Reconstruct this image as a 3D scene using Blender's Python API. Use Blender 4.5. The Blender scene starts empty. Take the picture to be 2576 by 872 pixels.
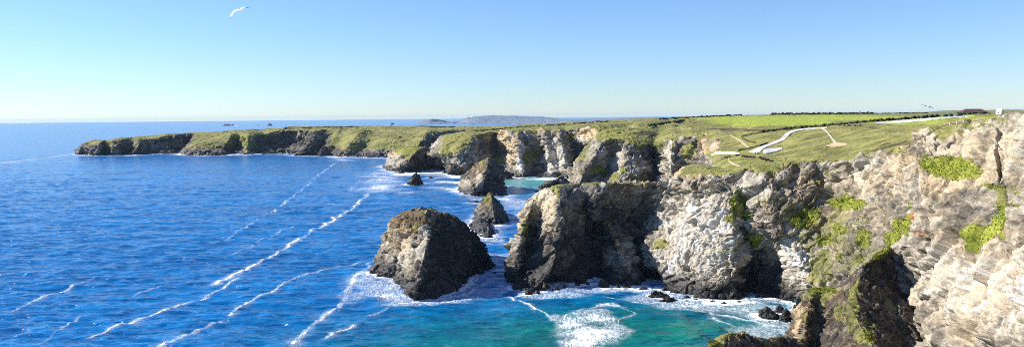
import bpy, math, random
import numpy as np
from mathutils import Matrix, Vector

random.seed(7)
rng = np.random.default_rng(7)
SC = bpy.context.scene
COL = SC.collection

# ------------------------------------------------------------------ camera
F, CX, CY, EYE = 1983.0, 1288.0, 436.0, 70.0
ROLL = 0.01
PITCH = math.atan((436 - 292.4) / F)
fw = np.array([0, math.cos(PITCH), -math.sin(PITCH)])
up0 = np.array([0, math.sin(PITCH), math.cos(PITCH)])
r0 = np.array([1.0, 0, 0])
R = r0 * math.cos(ROLL) - up0 * math.sin(ROLL)
U = up0 * math.cos(ROLL) + r0 * math.sin(ROLL)
CAMP = np.array([0, 0, EYE])


def ray(x, y):
    d = fw + (x - CX) / F * R - (y - CY) / F * U
    return d


def at(x, y, D=None):
    """point seen at photo position (x, y): D metres ahead, or on the sea when D is None"""
    d = ray(x, y)
    k = D / d[1] if D is not None else -EYE / d[2]
    return CAMP + d * k


def proj(P):
    q = P - CAMP
    w = np.maximum(q @ fw, 1e-3)
    return CX + F * (q @ R) / w, CY - F * (q @ U) / w


cam = bpy.data.cameras.new('camera')
camo = bpy.data.objects.new('camera', cam)
COL.objects.link(camo)
cam.sensor_width = 36
cam.lens = 36 * F / 2576
cam.clip_start, cam.clip_end = 0.5, 120000
m = Matrix(((R[0], U[0], -fw[0], 0), (R[1], U[1], -fw[1], 0), (R[2], U[2], -fw[2], EYE), (0, 0, 0, 1)))
camo.matrix_world = m
SC.camera = camo

# ------------------------------------------------------------------ noise (numpy)
M32 = np.uint32


def h3(i, j, k, s=0):
    with np.errstate(over='ignore'):
        h = i.astype(np.int64).astype(M32) * M32(0x8da6b343) ^ j.astype(np.int64).astype(M32) * M32(0xd8163841) ^ k.astype(np.int64).astype(M32) * M32(0xcb1ab31f)
        h = h ^ M32((s * 0x9e3779b1) & 0xffffffff)
        h ^= h >> M32(15); h *= M32(0x2c1b3c6d); h ^= h >> M32(12); h *= M32(0x297a2d39); h ^= h >> M32(15)
    return h


def f01(h): return h.astype(np.float64) / 4294967295.0


def re(h, s):
    with np.errstate(over='ignore'):
        g = h * M32(0x85ebca6b) + M32((s * 0xc2b2ae35) & 0xffffffff)
        g ^= g >> M32(13); g *= M32(0x27d4eb2f); g ^= g >> M32(15)
    return f01(g)


def vn(P, s=0):
    """value noise, -1..1"""
    b = np.floor(P); t = P - b
    t = t * t * t * (t * (t * 6 - 15) + 10)
    out = 0
    for dx in (0, 1):
        wx = t[:, 0] if dx else 1 - t[:, 0]
        for dy in (0, 1):
            wy = t[:, 1] if dy else 1 - t[:, 1]
            for dz in (0, 1):
                wz = t[:, 2] if dz else 1 - t[:, 2]
                out = out + wx * wy * wz * f01(h3(b[:, 0] + dx, b[:, 1] + dy, b[:, 2] + dz, s))
    return out * 2 - 1


def fbm(P, o=4, s=0, g=0.5):
    a, t, out = 1.0, 0.0, 0
    for k in range(o):
        out = out + a * vn(P * 2.03 ** k + 7.3 * k, s + k); t += a; a *= g
    return out / t


def facet(P, s=0, tilt=1.1, crack=0.0):
    """broken rock: every Voronoi cell is a flat tilted face at its own height"""
    b = np.floor(P)
    best = np.full(len(P), 9.0); sec = np.full(len(P), 9.0); bh = np.zeros(len(P), M32); bd = np.zeros_like(P)
    for dx in (-1, 0, 1):
        for dy in (-1, 0, 1):
            for dz in (-1, 0, 1):
                c = b + (dx, dy, dz)
                h = h3(c[:, 0], c[:, 1], c[:, 2], s)
                d = P - c - np.stack([re(h, 1), re(h, 2), re(h, 3)], 1)
                q = (d * d).sum(1); m_ = q < best
                sec = np.where(m_, best, np.minimum(sec, q))
                best[m_] = q[m_]; bh[m_] = h[m_]; bd[m_] = d[m_]
    v = np.stack([re(bh, 4), re(bh, 5), re(bh, 6)], 1) * 2 - 1
    gap = np.sqrt(sec) - np.sqrt(best)
    facet.cell = re(bh, 9)
    return (re(bh, 7) - 0.5) * 1.2 + tilt * (v * bd).sum(1) - crack * (1 - sstep(0.0, 0.16, gap))


def sstep(a, b, x):
    t = np.clip((x - a) / (b - a), 0, 1)
    return t * t * (3 - 2 * t)


# ------------------------------------------------------------------ tags
def tag(o, label=None, cat=None, group=None, kind=None):
    if label: o['label'] = label
    if cat: o['category'] = cat
    if group: o['group'] = group
    if kind: o['kind'] = kind
    return o


def link(name, me, parent=None):
    o = bpy.data.objects.new(name, me)
    COL.objects.link(o)
    if parent: o.parent = parent
    return o


def empty(name, loc, rz=0):
    o = bpy.data.objects.new(name, None); COL.objects.link(o)
    o.location = loc; o.rotation_euler.z = rz; o.empty_display_size = 0.5
    return o


# ------------------------------------------------------------------ materials
class NT:
    def __init__(s, name):
        s.m = bpy.data.materials.new(name); s.m.use_nodes = True
        s.t = s.m.node_tree; s.b = s.t.nodes['Principled BSDF']

    def n(s, ty, **kw):
        n = s.t.nodes.new(ty)
        for k, v in kw.items():
            if hasattr(n, k): setattr(n, k, v)
        return n

    def put(s, sock, v):
        if isinstance(v, bpy.types.NodeSocket): s.t.links.new(v, sock)
        elif v is not None:
            if hasattr(sock.default_value, '__len__') and not hasattr(v, '__len__'): v = (v,) * 3
            if hasattr(sock.default_value, '__len__') and len(sock.default_value) == 4 and len(v) == 3: v = (*v, 1)
            sock.default_value = v

    def math(s, op, a, b=None, c=None, clamp=False):
        n = s.n('ShaderNodeMath', operation=op, use_clamp=clamp)
        for i, v in enumerate((a, b, c)): s.put(n.inputs[i], v)
        return n.outputs[0]

    def mix(s, f, a, b):
        n = s.n('ShaderNodeMix', data_type='RGBA')
        s.put(n.inputs[0], f); s.put(n.inputs[6], a); s.put(n.inputs[7], b)
        return n.outputs[2]

    def attr(s, name): return s.n('ShaderNodeAttribute', attribute_name=name).outputs['Fac']

    def ramp(s, x, a, b, lo=0.0, hi=1.0):
        n = s.n('ShaderNodeMapRange', interpolation_type='SMOOTHSTEP')
        for i, v in enumerate((x, a, b, lo, hi)): s.put(n.inputs[i], v)
        return n.outputs[0]

    def pos(s): return s.n('ShaderNodeNewGeometry').outputs['Position']

    def mapping(s, vec, scale=(1, 1, 1), rot=(0, 0, 0)):
        n = s.n('ShaderNodeMapping'); s.put(n.inputs['Vector'], vec)
        n.inputs['Scale'].default_value = scale; n.inputs['Rotation'].default_value = rot
        return n.outputs[0]

    def noise(s, vec, scale, detail=4, rough=0.55, dist=0.0):
        n = s.n('ShaderNodeTexNoise'); s.put(n.inputs['Vector'], vec)
        n.inputs['Scale'].default_value = scale; n.inputs['Detail'].default_value = detail
        n.inputs['Roughness'].default_value = rough; n.inputs['Distortion'].default_value = dist
        return n.outputs[0]

    def bump(s, h, strength=0.5, dist=1.0):
        n = s.n('ShaderNodeBump'); s.put(n.inputs['Height'], h)
        n.inputs['Strength'].default_value = strength; n.inputs['Distance'].default_value = dist
        s.t.links.new(n.outputs[0], s.b.inputs['Normal'])

    def out(s, col, rough=0.9, spec=0.2):
        s.put(s.b.inputs['Base Color'], col); s.put(s.b.inputs['Roughness'], rough)
        s.put(s.b.inputs['Specular IOR Level'], spec)
        return s.m


def plain(name, col, rough=0.8, var=0.25, scale=3.0, spec=0.3):
    t = NT(name)
    n = t.noise(t.n('ShaderNodeTexCoord').outputs['Object'], scale, 4)
    a = tuple(c * (1 - var) for c in col); b = tuple(min(1, c * (1 + var)) for c in col)
    return t.out(t.mix(n, a, b), rough, spec)


def land_material():
    t = NT('cliff_and_turf')
    p = t.pos()
    z = t.n('ShaderNodeSeparateXYZ'); t.put(z.inputs[0], p); z = z.outputs[2]
    fi = t.attr('fine')                                   # metres per detail step
    ps = t.n('ShaderNodeVectorMath', operation='SCALE'); t.put(ps.inputs[0], p)
    t.put(ps.inputs['Scale'], t.math('DIVIDE', 1.0, fi)); ps = ps.outputs[0]
    strata = t.mapping(ps, (0.45, 0.6, 1.9), (0.25, 0.62, 0.2))
    n1 = t.noise(p, 0.055, 4, 0.6)
    n2 = t.noise(strata, 0.35, 6, 0.65, 0.6)
    n3 = t.noise(ps, 1.1, 5, 0.65)
    # rock
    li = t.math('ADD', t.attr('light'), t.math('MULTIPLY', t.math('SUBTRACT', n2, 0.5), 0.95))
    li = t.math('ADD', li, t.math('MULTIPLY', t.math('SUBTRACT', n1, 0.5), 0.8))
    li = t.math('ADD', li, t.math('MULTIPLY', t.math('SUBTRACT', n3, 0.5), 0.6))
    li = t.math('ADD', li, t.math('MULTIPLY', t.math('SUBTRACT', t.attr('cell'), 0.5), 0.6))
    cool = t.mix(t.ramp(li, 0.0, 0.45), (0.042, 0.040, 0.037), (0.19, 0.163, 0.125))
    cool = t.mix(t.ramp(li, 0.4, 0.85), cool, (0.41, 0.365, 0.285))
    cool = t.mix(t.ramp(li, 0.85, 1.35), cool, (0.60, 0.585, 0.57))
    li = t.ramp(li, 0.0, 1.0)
    wa = t.math('ADD', t.attr('warm'), t.math('MULTIPLY', t.math('SUBTRACT', n1, 0.5), 1.1))
    wa = t.math('ADD', wa, t.math('MULTIPLY', t.math('SUBTRACT', n3, 0.5), 0.5))
    wa = t.ramp(wa, 0.25, 1.0)
    ochre = t.mix(li, (0.10, 0.07, 0.035), (0.50, 0.385, 0.235))
    rock = t.mix(wa, cool, ochre)
    rust = t.math('ADD', t.attr('rust'), t.math('MULTIPLY', t.math('SUBTRACT', n3, 0.5), 0.9))
    rock = t.mix(t.ramp(rust, 0.35, 0.9), rock, (0.34, 0.16, 0.06))
    # wet black tide line
    wz = t.math('ADD', z, t.math('MULTIPLY', t.math('SUBTRACT', n2, 0.5), 9.0))
    wet = t.ramp(wz, 2.0, 9.5, 1.0, 0.0)
    rock = t.mix(wet, rock, (0.028, 0.027, 0.025))
    # turf
    g = t.math('ADD', t.attr('grass'), t.math('MULTIPLY', t.math('SUBTRACT', n3, 0.5), 0.75))
    g = t.math('ADD', g, t.math('MULTIPLY', t.math('SUBTRACT', n1, 0.5), 0.5))
    g = t.ramp(g, 0.38, 0.62)
    ga = t.noise(t.mapping(ps, (0.6, 0.6, 1)), 0.16, 6, 0.65)
    gb = t.noise(ps, 0.9, 4, 0.6)
    gv = t.math('ADD', t.math('MULTIPLY', ga, 0.65), t.math('MULTIPLY', gb, 0.35))
    dry = t.mix(t.ramp(gv, 0.35, 0.66), (0.10, 0.108, 0.026), (0.29, 0.265, 0.085))
    lush = t.mix(t.ramp(gv, 0.36, 0.66), (0.10, 0.125, 0.014), (0.30, 0.315, 0.045))
    turf = t.mix(t.attr('lush'), dry, lush)
    turf = t.mix(t.attr('field'), turf, t.mix(t.ramp(gv, 0.3, 0.7), (0.23, 0.29, 0.026), (0.36, 0.40, 0.05)))
    he = t.math('ADD', t.attr('heath'), t.math('MULTIPLY', t.math('SUBTRACT', ga, 0.5), 1.6))
    turf = t.mix(t.ramp(he, 0.45, 0.8), turf, t.mix(gb, (0.025, 0.024, 0.010), (0.12, 0.085, 0.04)))
    col = t.mix(g, rock, turf)
    h = t.math('ADD', n2, t.math('MULTIPLY', n3, 0.6))
    h = t.math('MULTIPLY', h, t.math('SUBTRACT', 1.0, t.math('MULTIPLY', g, 0.65)))
    t.bump(h, 0.55, 0.9)
    rough = t.math('SUBTRACT', 0.92, t.math('MULTIPLY', wet, 0.45))
    return t.out(col, rough, 0.25)


LAND = land_material()

# ------------------------------------------------------------------ patches of land
PATCH = {}


def herm(C, ts, seg, blend):
    """C[k, ...] control values, sampled at seg + ts; tangents limited so nothing overshoots"""
    d = np.diff(C, axis=0)
    T = np.zeros_like(C)
    a, b = d[:-1], d[1:]
    T[1:-1] = np.where(a * b > 0, 2 * a * b / np.where(np.abs(a + b) < 1e-9, 1, a + b), 0)
    T[0], T[-1] = d[0], d[-1]
    sh = (-1,) + (1,) * (C.ndim - 1)
    t = ts.reshape(sh)
    p0, p1, m0, m1 = C[seg], C[seg + 1], T[seg], T[seg + 1]
    hm = (2 * t ** 3 - 3 * t ** 2 + 1) * p0 + (t ** 3 - 2 * t ** 2 + t) * m0 + (-2 * t ** 3 + 3 * t ** 2) * p1 + (t ** 3 - t ** 2) * m1
    return hm * (1 - blend) + (p0 * (1 - t) + p1 * t) * blend


def samples(C, res):
    """sample positions along axis 0 of the control grid"""
    x, y = proj(C.reshape(-1, 3)); x = np.clip(x, -60, 2640); y = np.clip(y, 200, 905); x = x.reshape(C.shape[:2]); y = y.reshape(C.shape[:2])
    px = np.hypot(np.diff(x, axis=0), np.diff(y, axis=0))
    dep = np.maximum(C[:-1, :, 1], 60)
    wl = np.linalg.norm(np.diff(C, axis=0), axis=2) * F / dep
    L = np.maximum(px, np.minimum(wl * 0.4, px * 2 + 12)).max(1)
    ts, seg = [], []
    for k, l in enumerate(L):
        n = int(np.clip(math.ceil(l / res), 2, 260))
        ts += [i / n for i in range(n)]; seg += [k] * n
    ts.append(1.0); seg.append(len(L) - 1)
    return np.array(ts), np.array(seg)


def resolve(cols):
    out = []
    for c in cols:
        out.append([at(p[0], p[1], p[2] if len(p) > 2 else None) for p in c])
    return np.array(out)


def paint(px, py, P, spots, size):
    """soft edged patches of a material, each an ellipse with a ragged rim"""
    v = np.zeros(len(px))
    if not spots: return v
    w1 = fbm(P / size, 5, 11, .68) * 1.35; w2 = fbm(P / size, 5, 23, .68) * 1.35
    for s in spots:
        x, y, rx, ry, val = s[:5]; rot = math.radians(s[5]) if len(s) > 5 else 0
        dx, dy = px - x, py - y
        a = (dx * math.cos(rot) + dy * math.sin(rot)) / rx + w1 * 0.55
        b = (-dx * math.sin(rot) + dy * math.cos(rot)) / ry + w2 * 0.55
        k = 1 - sstep(0.65, 1.15, np.hypot(a, b))
        v = v + val * k if val < 0 else np.maximum(v, val * k)
    return v


def grid_mesh(name, P, nu, nv, cyc=False):
    ii = np.arange(nu if cyc else nu - 1); jj = np.arange(nv - 1)
    a, b = np.meshgrid(ii, jj, indexing='ij')
    a2 = (a + 1) % nu
    q = np.stack([a * nv + b, a2 * nv + b, a2 * nv + b + 1, a * nv + b + 1], -1).reshape(-1, 4)
    me = bpy.data.meshes.new(name)
    me.vertices.add(len(P)); me.vertices.foreach_set('co', P.astype(np.float32).ravel())
    me.loops.add(q.size); me.loops.foreach_set('vertex_index', q.astype(np.int32).ravel())
    me.polygons.add(len(q)); me.polygons.foreach_set('loop_start', np.arange(0, q.size, 4, dtype=np.int32))
    me.update(calc_edges=True); me.validate()
    return me


def setattr_(me, name, v):
    a = me.attributes.new(name, 'FLOAT', 'POINT')
    a.data.foreach_set('value', np.asarray(v, np.float32))


def land(name, cols, res=1.7, cyc=False, rock=(10, 4, 1.6), amp=1.0, big=0.0, fine=1.0, slope=(0.62, 0.85),
         blend=0.25, grass0=0.0, light=0.45, warm=0.15, paints=None, size=14.0, dip=4.0, strata=0.0, nograss=False, stretch=(1, 1, 1), flip=None, smoothtop=1.0, bed=1.0):
    C = resolve(cols)
    sea = C[:, -1, 2] < 0.6
    low = C[:, -1].copy(); low[:, 2] -= dip
    low[:, 1] -= dip * 0.3
    C = np.concatenate([C, low[:, None]], 1)
    if cyc: C = np.concatenate([C, C[:1]], 0)
    tu, su = samples(C, res)
    tv, sv = samples(C.transpose(1, 0, 2), res)
    G = herm(C, tu, su, blend)
    G = herm(G.transpose(1, 0, 2), tv, sv, blend).transpose(1, 0, 2)
    if cyc: G = G[:-1]
    nu, nv = G.shape[:2]
    if cyc:
        du = np.roll(G, -1, 0) - np.roll(G, 1, 0)
    else:
        du = np.gradient(G, axis=0)
    dv = np.gradient(G, axis=1)
    N = np.cross(du, dv); N /= np.maximum(np.linalg.norm(N, axis=2, keepdims=True), 1e-9)
    P = G.reshape(-1, 3); N = N.reshape(-1, 3)
    if flip is None: flip = ((CAMP - P) * N).sum(1).mean() < 0 if not cyc else ((P - P.mean(0)) * N).sum(1).mean() < 0
    if flip: N = -N
    px, py = proj(P)
    pt = paints or {}
    up = np.clip(N[:, 2], -1, 1)
    gr = sstep(slope[0], slope[1], up + 0.10 * fbm(P / 9, 3, 5)) if not nograss else np.zeros(len(P))
    gr = gr * sstep(7, 18, P[:, 2])
    gr = np.clip(np.maximum(gr, grass0) + paint(px, py, P, pt.get('grass'), size), 0, 1)
    gr = np.clip(gr - paint(px, py, P, pt.get('bare'), size), 0, 1)
    lush = np.clip(paint(px, py, P, pt.get('lush'), size), 0, 1)
    gr = np.maximum(gr, lush)
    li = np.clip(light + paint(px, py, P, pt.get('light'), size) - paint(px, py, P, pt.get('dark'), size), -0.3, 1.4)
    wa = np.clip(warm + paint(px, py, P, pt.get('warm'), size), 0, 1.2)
    ru = paint(px, py, P, pt.get('rust'), size)
    hea = paint(px, py, P, pt.get('heath'), size * 2)
    # relief: bulges, then broken blocks at three sizes, in tilted beds
    c, s = math.cos(0.55), math.sin(0.55)
    Q = np.stack([P[:, 0] * c + P[:, 2] * s, P[:, 1], -P[:, 0] * s + P[:, 2] * c], 1) * np.array(stretch)
    W = Q + 0.35 * rock[1] * np.stack([fbm(P / rock[1], 2, 31), fbm(P / rock[1], 2, 37), fbm(P / rock[1], 2, 41)], 1)
    d = big * fbm(P / (rock[0] * 2.2), 3, 3)
    mA = 0.45 + 0.9 * sstep(-.35, .35, fbm(P / (rock[0] * 1.7), 2, 61))     # some faces smooth, some shattered
    mB = 0.30 + 1.1 * sstep(-.3, .4, fbm(P / (rock[0] * 1.1), 2, 67))
    d += amp * rock[0] * 0.24 * facet(W * (0.7, 1, 1.4) / rock[0], 1, 1.2, .6)
    d += amp * rock[1] * 0.34 * mA * facet(W * (0.7, .9, 1.5) / rock[1], 2, 1.3, .5)
    cell = 0.6 * facet.cell
    d += amp * rock[2] * 0.36 * mB * facet(W * (0.85, 1, 1.4) / rock[2], 4, 1.3, .3)
    cell += 0.4 * facet.cell
    d += amp * rock[2] * 0.25 * fbm(P / rock[2], 2, 9)
    # tilted beds standing out as ledges
    for per, am, sd in ((rock[1] * 1.5, .16, 71), (rock[2] * 1.5, .20, 77)):
        bz = (P[:, 0] * .42 + P[:, 1] * .12 + P[:, 2] * .9) / per + .55 * fbm(P / (per * 3), 2, sd)
        fr = bz - np.floor(bz)
        d += amp * bed * per * am * (np.where(fr < .82, fr / .82, (1 - fr) / .18) - .5) * sstep(-.3, .3, fbm(P / (per * 4), 2, sd + 3))
    for q in (pt.get('hollow') or []):
        k_ = np.nonzero((np.abs(px - q[0]) < 90) & (np.abs(py - q[1]) < 90))[0]
        if len(k_): d[k_] -= q[6] * paint(px[k_], py[k_], P[k_], [q[:4] + (1, q[4])], q[5])
    flat = sstep(0.45, 0.8, up) * smoothtop
    k = 1 - 0.80 * np.maximum(gr * np.maximum(flat, 0.45), flat * 0.6)
    d = d * k + gr * (0.55 * fbm(P / 2.6, 3, 17) + 0.22 * vn(P / 0.8, 19)) * fine * (0.22 + 0.78 * (1 - flat))
    # the far and near rims of a patch stay where they are drawn
    P = P + N * d[:, None]
    me = grid_mesh(name, P, nu, nv, cyc)
    if ((me.polygons[len(me.polygons) // 2].normal if len(me.polygons) else Vector((0, 0, 1))).dot(Vector(N[len(N) // 2]))) < 0: me.flip_normals()
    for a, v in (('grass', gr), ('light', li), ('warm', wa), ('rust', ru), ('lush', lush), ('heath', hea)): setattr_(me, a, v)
    setattr_(me, 'field', np.clip(paint(px, py, P, pt.get('field'), size), 0, 1)); setattr_(me, 'cell', cell); setattr_(me, 'fine', np.full(len(P), fine))
    me.materials.append(LAND)
    qx, qy = proj(P)
    PATCH.setdefault(name, []).append((qx, qy, P, G))
    return link(name, me)


def spot(x, y, *names, idx=None):
    """the land point seen at (x, y)"""
    best, bp = 1e9, None
    for n in names:
        for (px, py, P, _) in PATCH[n]:
            w = np.nonzero((np.abs(px - x) < 9) & (np.abs(py - y) < 9))[0]
            if len(w) < 6: w = np.arange(len(px))
            d = (px[w] - x) ** 2 + (py[w] - y) ** 2
            k = np.argsort(d)[:6]; d = d[k]; k = w[k]
            if d[0] < best:
                best = d[0]
                near = k[d < best + 3.0]
                bp = P[near[np.argmin(P[near, 1])]]
    return bp.copy()

# ================================================================== THE LAND
# each column runs from the skyline down to the water: (x, y, metres ahead); no third number = at sea level
HEAD = [
    [(197, 390, 1780), (197.5, 384, 1712), (197.5, 384.3, 1705), (197.5, 384.6, 1702), (197.5, 384.8, 1700), (197, 385.4)],
    [(212, 366, 1790), (212, 361, 1700), (209, 365, 1680), (206, 372, 1665), (203, 380, 1655), (202, 387)],
    [(228, 360, 1790), (229, 354.2, 1690), (227, 358, 1650), (223, 368, 1630), (220, 379, 1615), (219, 389)],
    [(252, 358, 1790), (251, 352.5, 1670), (252, 356, 1620), (250, 366, 1590), (246, 379, 1578), (245, 390.5)],
    [(266, 358, 1790), (266, 354.5, 1690), (266, 357, 1668), (264, 366, 1655), (262, 378, 1640), (258, 388.6)],
    [(288, 356, 1790), (290, 350.5, 1690), (290, 352, 1670), (284, 363, 1655), (276, 377, 1630), (268, 388.6)],
    [(303, 353, 1790), (304, 347.8, 1690), (304, 350, 1615), (300, 358, 1590), (290, 375, 1578), (280, 390.3)],
    [(325, 353, 1790), (325, 345.5, 1700), (325, 348, 1650), (322, 360, 1640), (318, 375, 1625), (314, 388.4)],
    [(345, 351, 1800), (345, 343.5, 1710), (346, 349, 1640), (348, 365, 1610), (342, 376, 1590), (328, 390)],
    [(380, 349, 1800), (380, 340.5, 1720), (378, 350, 1660), (378, 365, 1650), (376, 377, 1640), (374, 388)],
    [(430, 344, 1800), (430, 335.3, 1730), (430, 339, 1700), (428, 360, 1685), (428, 377, 1660), (428, 388)],
    [(487, 342, 1810), (487, 333.4, 1740), (485, 336, 1725), (470, 360, 1715), (455, 378, 1690), (446, 387.2)],
    [(515, 341, 1810), (515, 333, 1740), (500, 341, 1690), (482, 356, 1640), (468, 374, 1600), (462, 390.2)],
    [(550, 340, 1820), (550, 331.8, 1740), (540, 342, 1650), (530, 358, 1600), (522, 374, 1575), (520, 391)],
    [(585, 337, 1830), (585, 328.3, 1740), (580, 340, 1640), (572, 360, 1600), (566, 376, 1590), (562, 390)],
    [(600, 335, 1830), (600, 326.8, 1740), (602, 342, 1660), (598, 362, 1650), (592, 376, 1650), (588, 387)],
    [(626, 334, 1830), (626, 325.8, 1740), (622, 340, 1640), (624, 362, 1600), (622, 376, 1590), (620, 389)],
    [(660, 333, 1840), (660, 324.6, 1750), (662, 336, 1700), (664, 356, 1690), (662, 374, 1670), (660, 387)],
    [(700, 331, 1840), (700, 322.8, 1750), (702, 330, 1700), (706, 350, 1700), (704, 372, 1690), (704, 386.8)],
    [(743, 328, 1850), (743, 319.4, 1760), (748, 329, 1690), (748, 350, 1690), (748, 372, 1670), (748, 387)],
    [(778, 327, 1860), (778, 318.4, 1780), (790, 328, 1670), (790, 350, 1640), (782, 372, 1630), (776, 388)],
    [(800, 326, 1880), (800, 318.2, 1800), (812, 326, 1680), (812, 350, 1680), (800, 374, 1680), (800, 388)],
    [(850, 326, 1900), (850, 317.8, 1820), (850, 324, 1700), (840, 346, 1620), (822, 372, 1560), (812, 391.5)],
    [(885, 326, 1900), (885, 317.6, 1820), (868, 332, 1660), (856, 352, 1600), (840, 374, 1560), (832, 391)],
    [(915, 326, 1900), (915, 317.5, 1830), (904, 332, 1600), (888, 352, 1530), (868, 376, 1480), (852, 394.5)],
    [(955, 326, 1900), (955, 317.3, 1830), (942, 335, 1640), (930, 352, 1560), (908, 378, 1500), (890, 394.2)],
    [(1000, 326, 1900), (1000, 317.2, 1830), (990, 338, 1560), (974, 352, 1500), (950, 378, 1440), (925, 396)],
    [(1040, 326, 1900), (1040, 316.8, 1830), (1040, 333, 1560), (1026, 352, 1490), (1000, 378, 1430), (975, 396.5)],
    [(1062, 326, 1900), (1062, 317.4, 1830), (1075, 326, 1520), (1066, 342, 1450), (1052, 366, 1400), (1030, 397)],
    [(1095, 326, 1900), (1095, 318.4, 1830), (1108, 328, 1540), (1106, 348, 1510), (1100, 370, 1480), (1090, 400)],
    [(1150, 327, 1900), (1150, 318.6, 1830), (1150, 325, 1560), (1150, 345, 1540), (1150, 370, 1500), (1150, 402)],
    [(1230, 326, 1950), (1230, 318.2, 1850), (1230, 326, 1560), (1230, 345, 1540), (1230, 370, 1500), (1230, 402)],
    [(1300, 322, 2000), (1300, 314.8, 1880), (1300, 324, 1560), (1300, 345, 1540), (1300, 370, 1500), (1300, 402)],
    [(1400, 316, 2000), (1400, 310, 1900), (1400, 322, 1500), (1400, 345, 1480), (1400, 370, 1460), (1400, 402)],
    [(1560, 306, 2000), (1560, 301.5, 1900), (1560, 315, 1450), (1560, 345, 1440), (1560, 370, 1430), (1560, 402)],
]
tag(land('headland', HEAD, res=1.5, rock=(26, 11, 4.5), amp=1.0, big=5, fine=4.0, light=0.25, warm=0.12, slope=(0.70, 0.92), size=45, paints=dict(
    grass=[(370, 343, 62, 6, 1, -6), (545, 350, 50, 20, .85, -8), (600, 340, 50, 12, .9), (622, 352, 24, 26, .9), (640, 335, 60, 8, 1), (880, 350, 26, 38, .85, 35), (940, 335, 60, 18, .95), (970, 350, 70, 22, .6, -10), (1010, 330, 90, 14, .9), (590, 366, 16, 14, .8), (230, 360, 14, 9, .35)],
    light=[(905, 345, 10, 40, .35, 35), (805, 345, 12, 18, .35), (1045, 340, 30, 16, .35), (1000, 365, 50, 14, .15)],
    heath=[(1000, 340, 90, 9, .5), (760, 322, 60, 3, .6)],
    warm=[(850, 325, 14, 6, .5)])),
    'long dark headland across the water with green turf on top', 'headland', kind='structure')

BAY = [
    [(1112, 350, 1160), (1106, 344, 1090), (1104, 350, 1085), (1092, 370, 1078), (1078, 395, 1075), (1070, 410, 1074), (1066, 424)],
    [(1122, 345, 1160), (1118, 338.5, 1060), (1112, 344, 1030), (1099, 360, 1012), (1087, 381, 1005), (1086, 402, 1062), (1092, 425)],
    [(1142, 341, 1160), (1142, 334.6, 1060), (1134, 344, 1000), (1124, 364, 975), (1116, 384, 966), (1122, 406, 1030), (1118, 429)],
    [(1166, 337, 1160), (1166, 331.4, 1060), (1164, 342, 990), (1158, 368, 955), (1148, 395, 935), (1136, 420, 935), (1128, 438)],
    [(1184, 335, 1160), (1184, 330.2, 1070), (1184, 340, 985), (1184, 368, 958), (1180, 395, 945), (1168, 420, 930), (1156, 441.5)],
    [(1204, 333, 1160), (1204, 328.6, 1080), (1203, 338, 990), (1204, 366, 990), (1206, 392, 978), (1200, 418, 960), (1186, 440)],
    [(1222, 332, 1170), (1222, 327.4, 1090), (1220, 336, 1000), (1226, 365, 1020), (1228, 388, 1005), (1222, 416, 972), (1214, 441)],
    [(1244, 330, 1170), (1244, 326.2, 1090), (1240, 333, 1035), (1250, 362, 1040), (1256, 382, 1030), (1246, 404, 985), (1240, 442)],
    [(1264, 328, 1180), (1264, 324.4, 1100), (1262, 331, 1020), (1267, 358, 1008), (1274, 384, 998), (1268, 408, 975), (1262, 443)],
    [(1285, 326, 1190), (1285, 322, 1110), (1285, 330, 992), (1287, 358, 975), (1290, 386, 962), (1286, 416, 950), (1278, 444)],
    [(1302, 324, 1190), (1302, 320.4, 1120), (1304, 329, 985), (1303, 360, 952), (1306, 392, 932), (1314, 420, 920), (1322, 447)],
    [(1320, 322, 1200), (1320, 318.6, 1120), (1322, 328, 1000), (1336, 358, 985), (1344, 392, 972), (1346, 420, 955), (1342, 443.6)],
    [(1345, 320, 1210), (1345, 316.8, 1130), (1347, 326, 1010), (1358, 350, 990), (1364, 390, 975), (1370, 424, 955), (1366, 444)],
    [(1368, 319, 1210), (1368, 315.3, 1140), (1369, 324, 985), (1374, 356, 952), (1380, 392, 932), (1390, 420, 920), (1396, 447)],
    [(1384, 318, 1210), (1384, 314.2, 1150), (1385, 324, 985), (1390, 352, 962), (1398, 386, 942), (1406, 420, 925), (1410, 447)],
    [(1402, 316, 1230), (1402, 312.8, 1180), (1405, 326, 968), (1410, 352, 938), (1418, 386, 914), (1424, 420, 902), (1426, 450)],
    [(1420, 315, 1230), (1420, 311.8, 1180), (1424, 330, 985), (1438, 362, 980), (1450, 390, 972), (1448, 418, 952), (1442, 448)],
    [(1450, 312, 1230), (1450, 309.8, 1200), (1452, 320, 985), (1460, 348, 968), (1470, 380, 948), (1466, 418, 935), (1460, 452)],
    [(1500, 309, 1280), (1500, 306.4, 1230), (1500, 316, 950), (1505, 345, 915), (1515, 380, 900), (1520, 420, 890), (1520, 460)],
    [(1562, 305, 1300), (1562, 302.4, 1250), (1562, 312, 960), (1570, 340, 930), (1575, 380, 900), (1575, 420, 880), (1575, 466)],
    [(1600, 302, 1300), (1600, 299.4, 1250), (1605, 306, 980), (1605, 322, 900), (1605, 380, 880), (1605, 420, 870), (1605, 466)],
    [(1660, 300, 1300), (1660, 297.2, 1250), (1660, 304, 960), (1660, 330, 900), (1660, 380, 880), (1660, 420, 870), (1660, 466)],
    [(1770, 296, 1300), (1770, 292.4, 1250), (1770, 302, 960), (1770, 325, 880), (1770, 380, 860), (1770, 420, 850), (1770, 466)],
]
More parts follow.
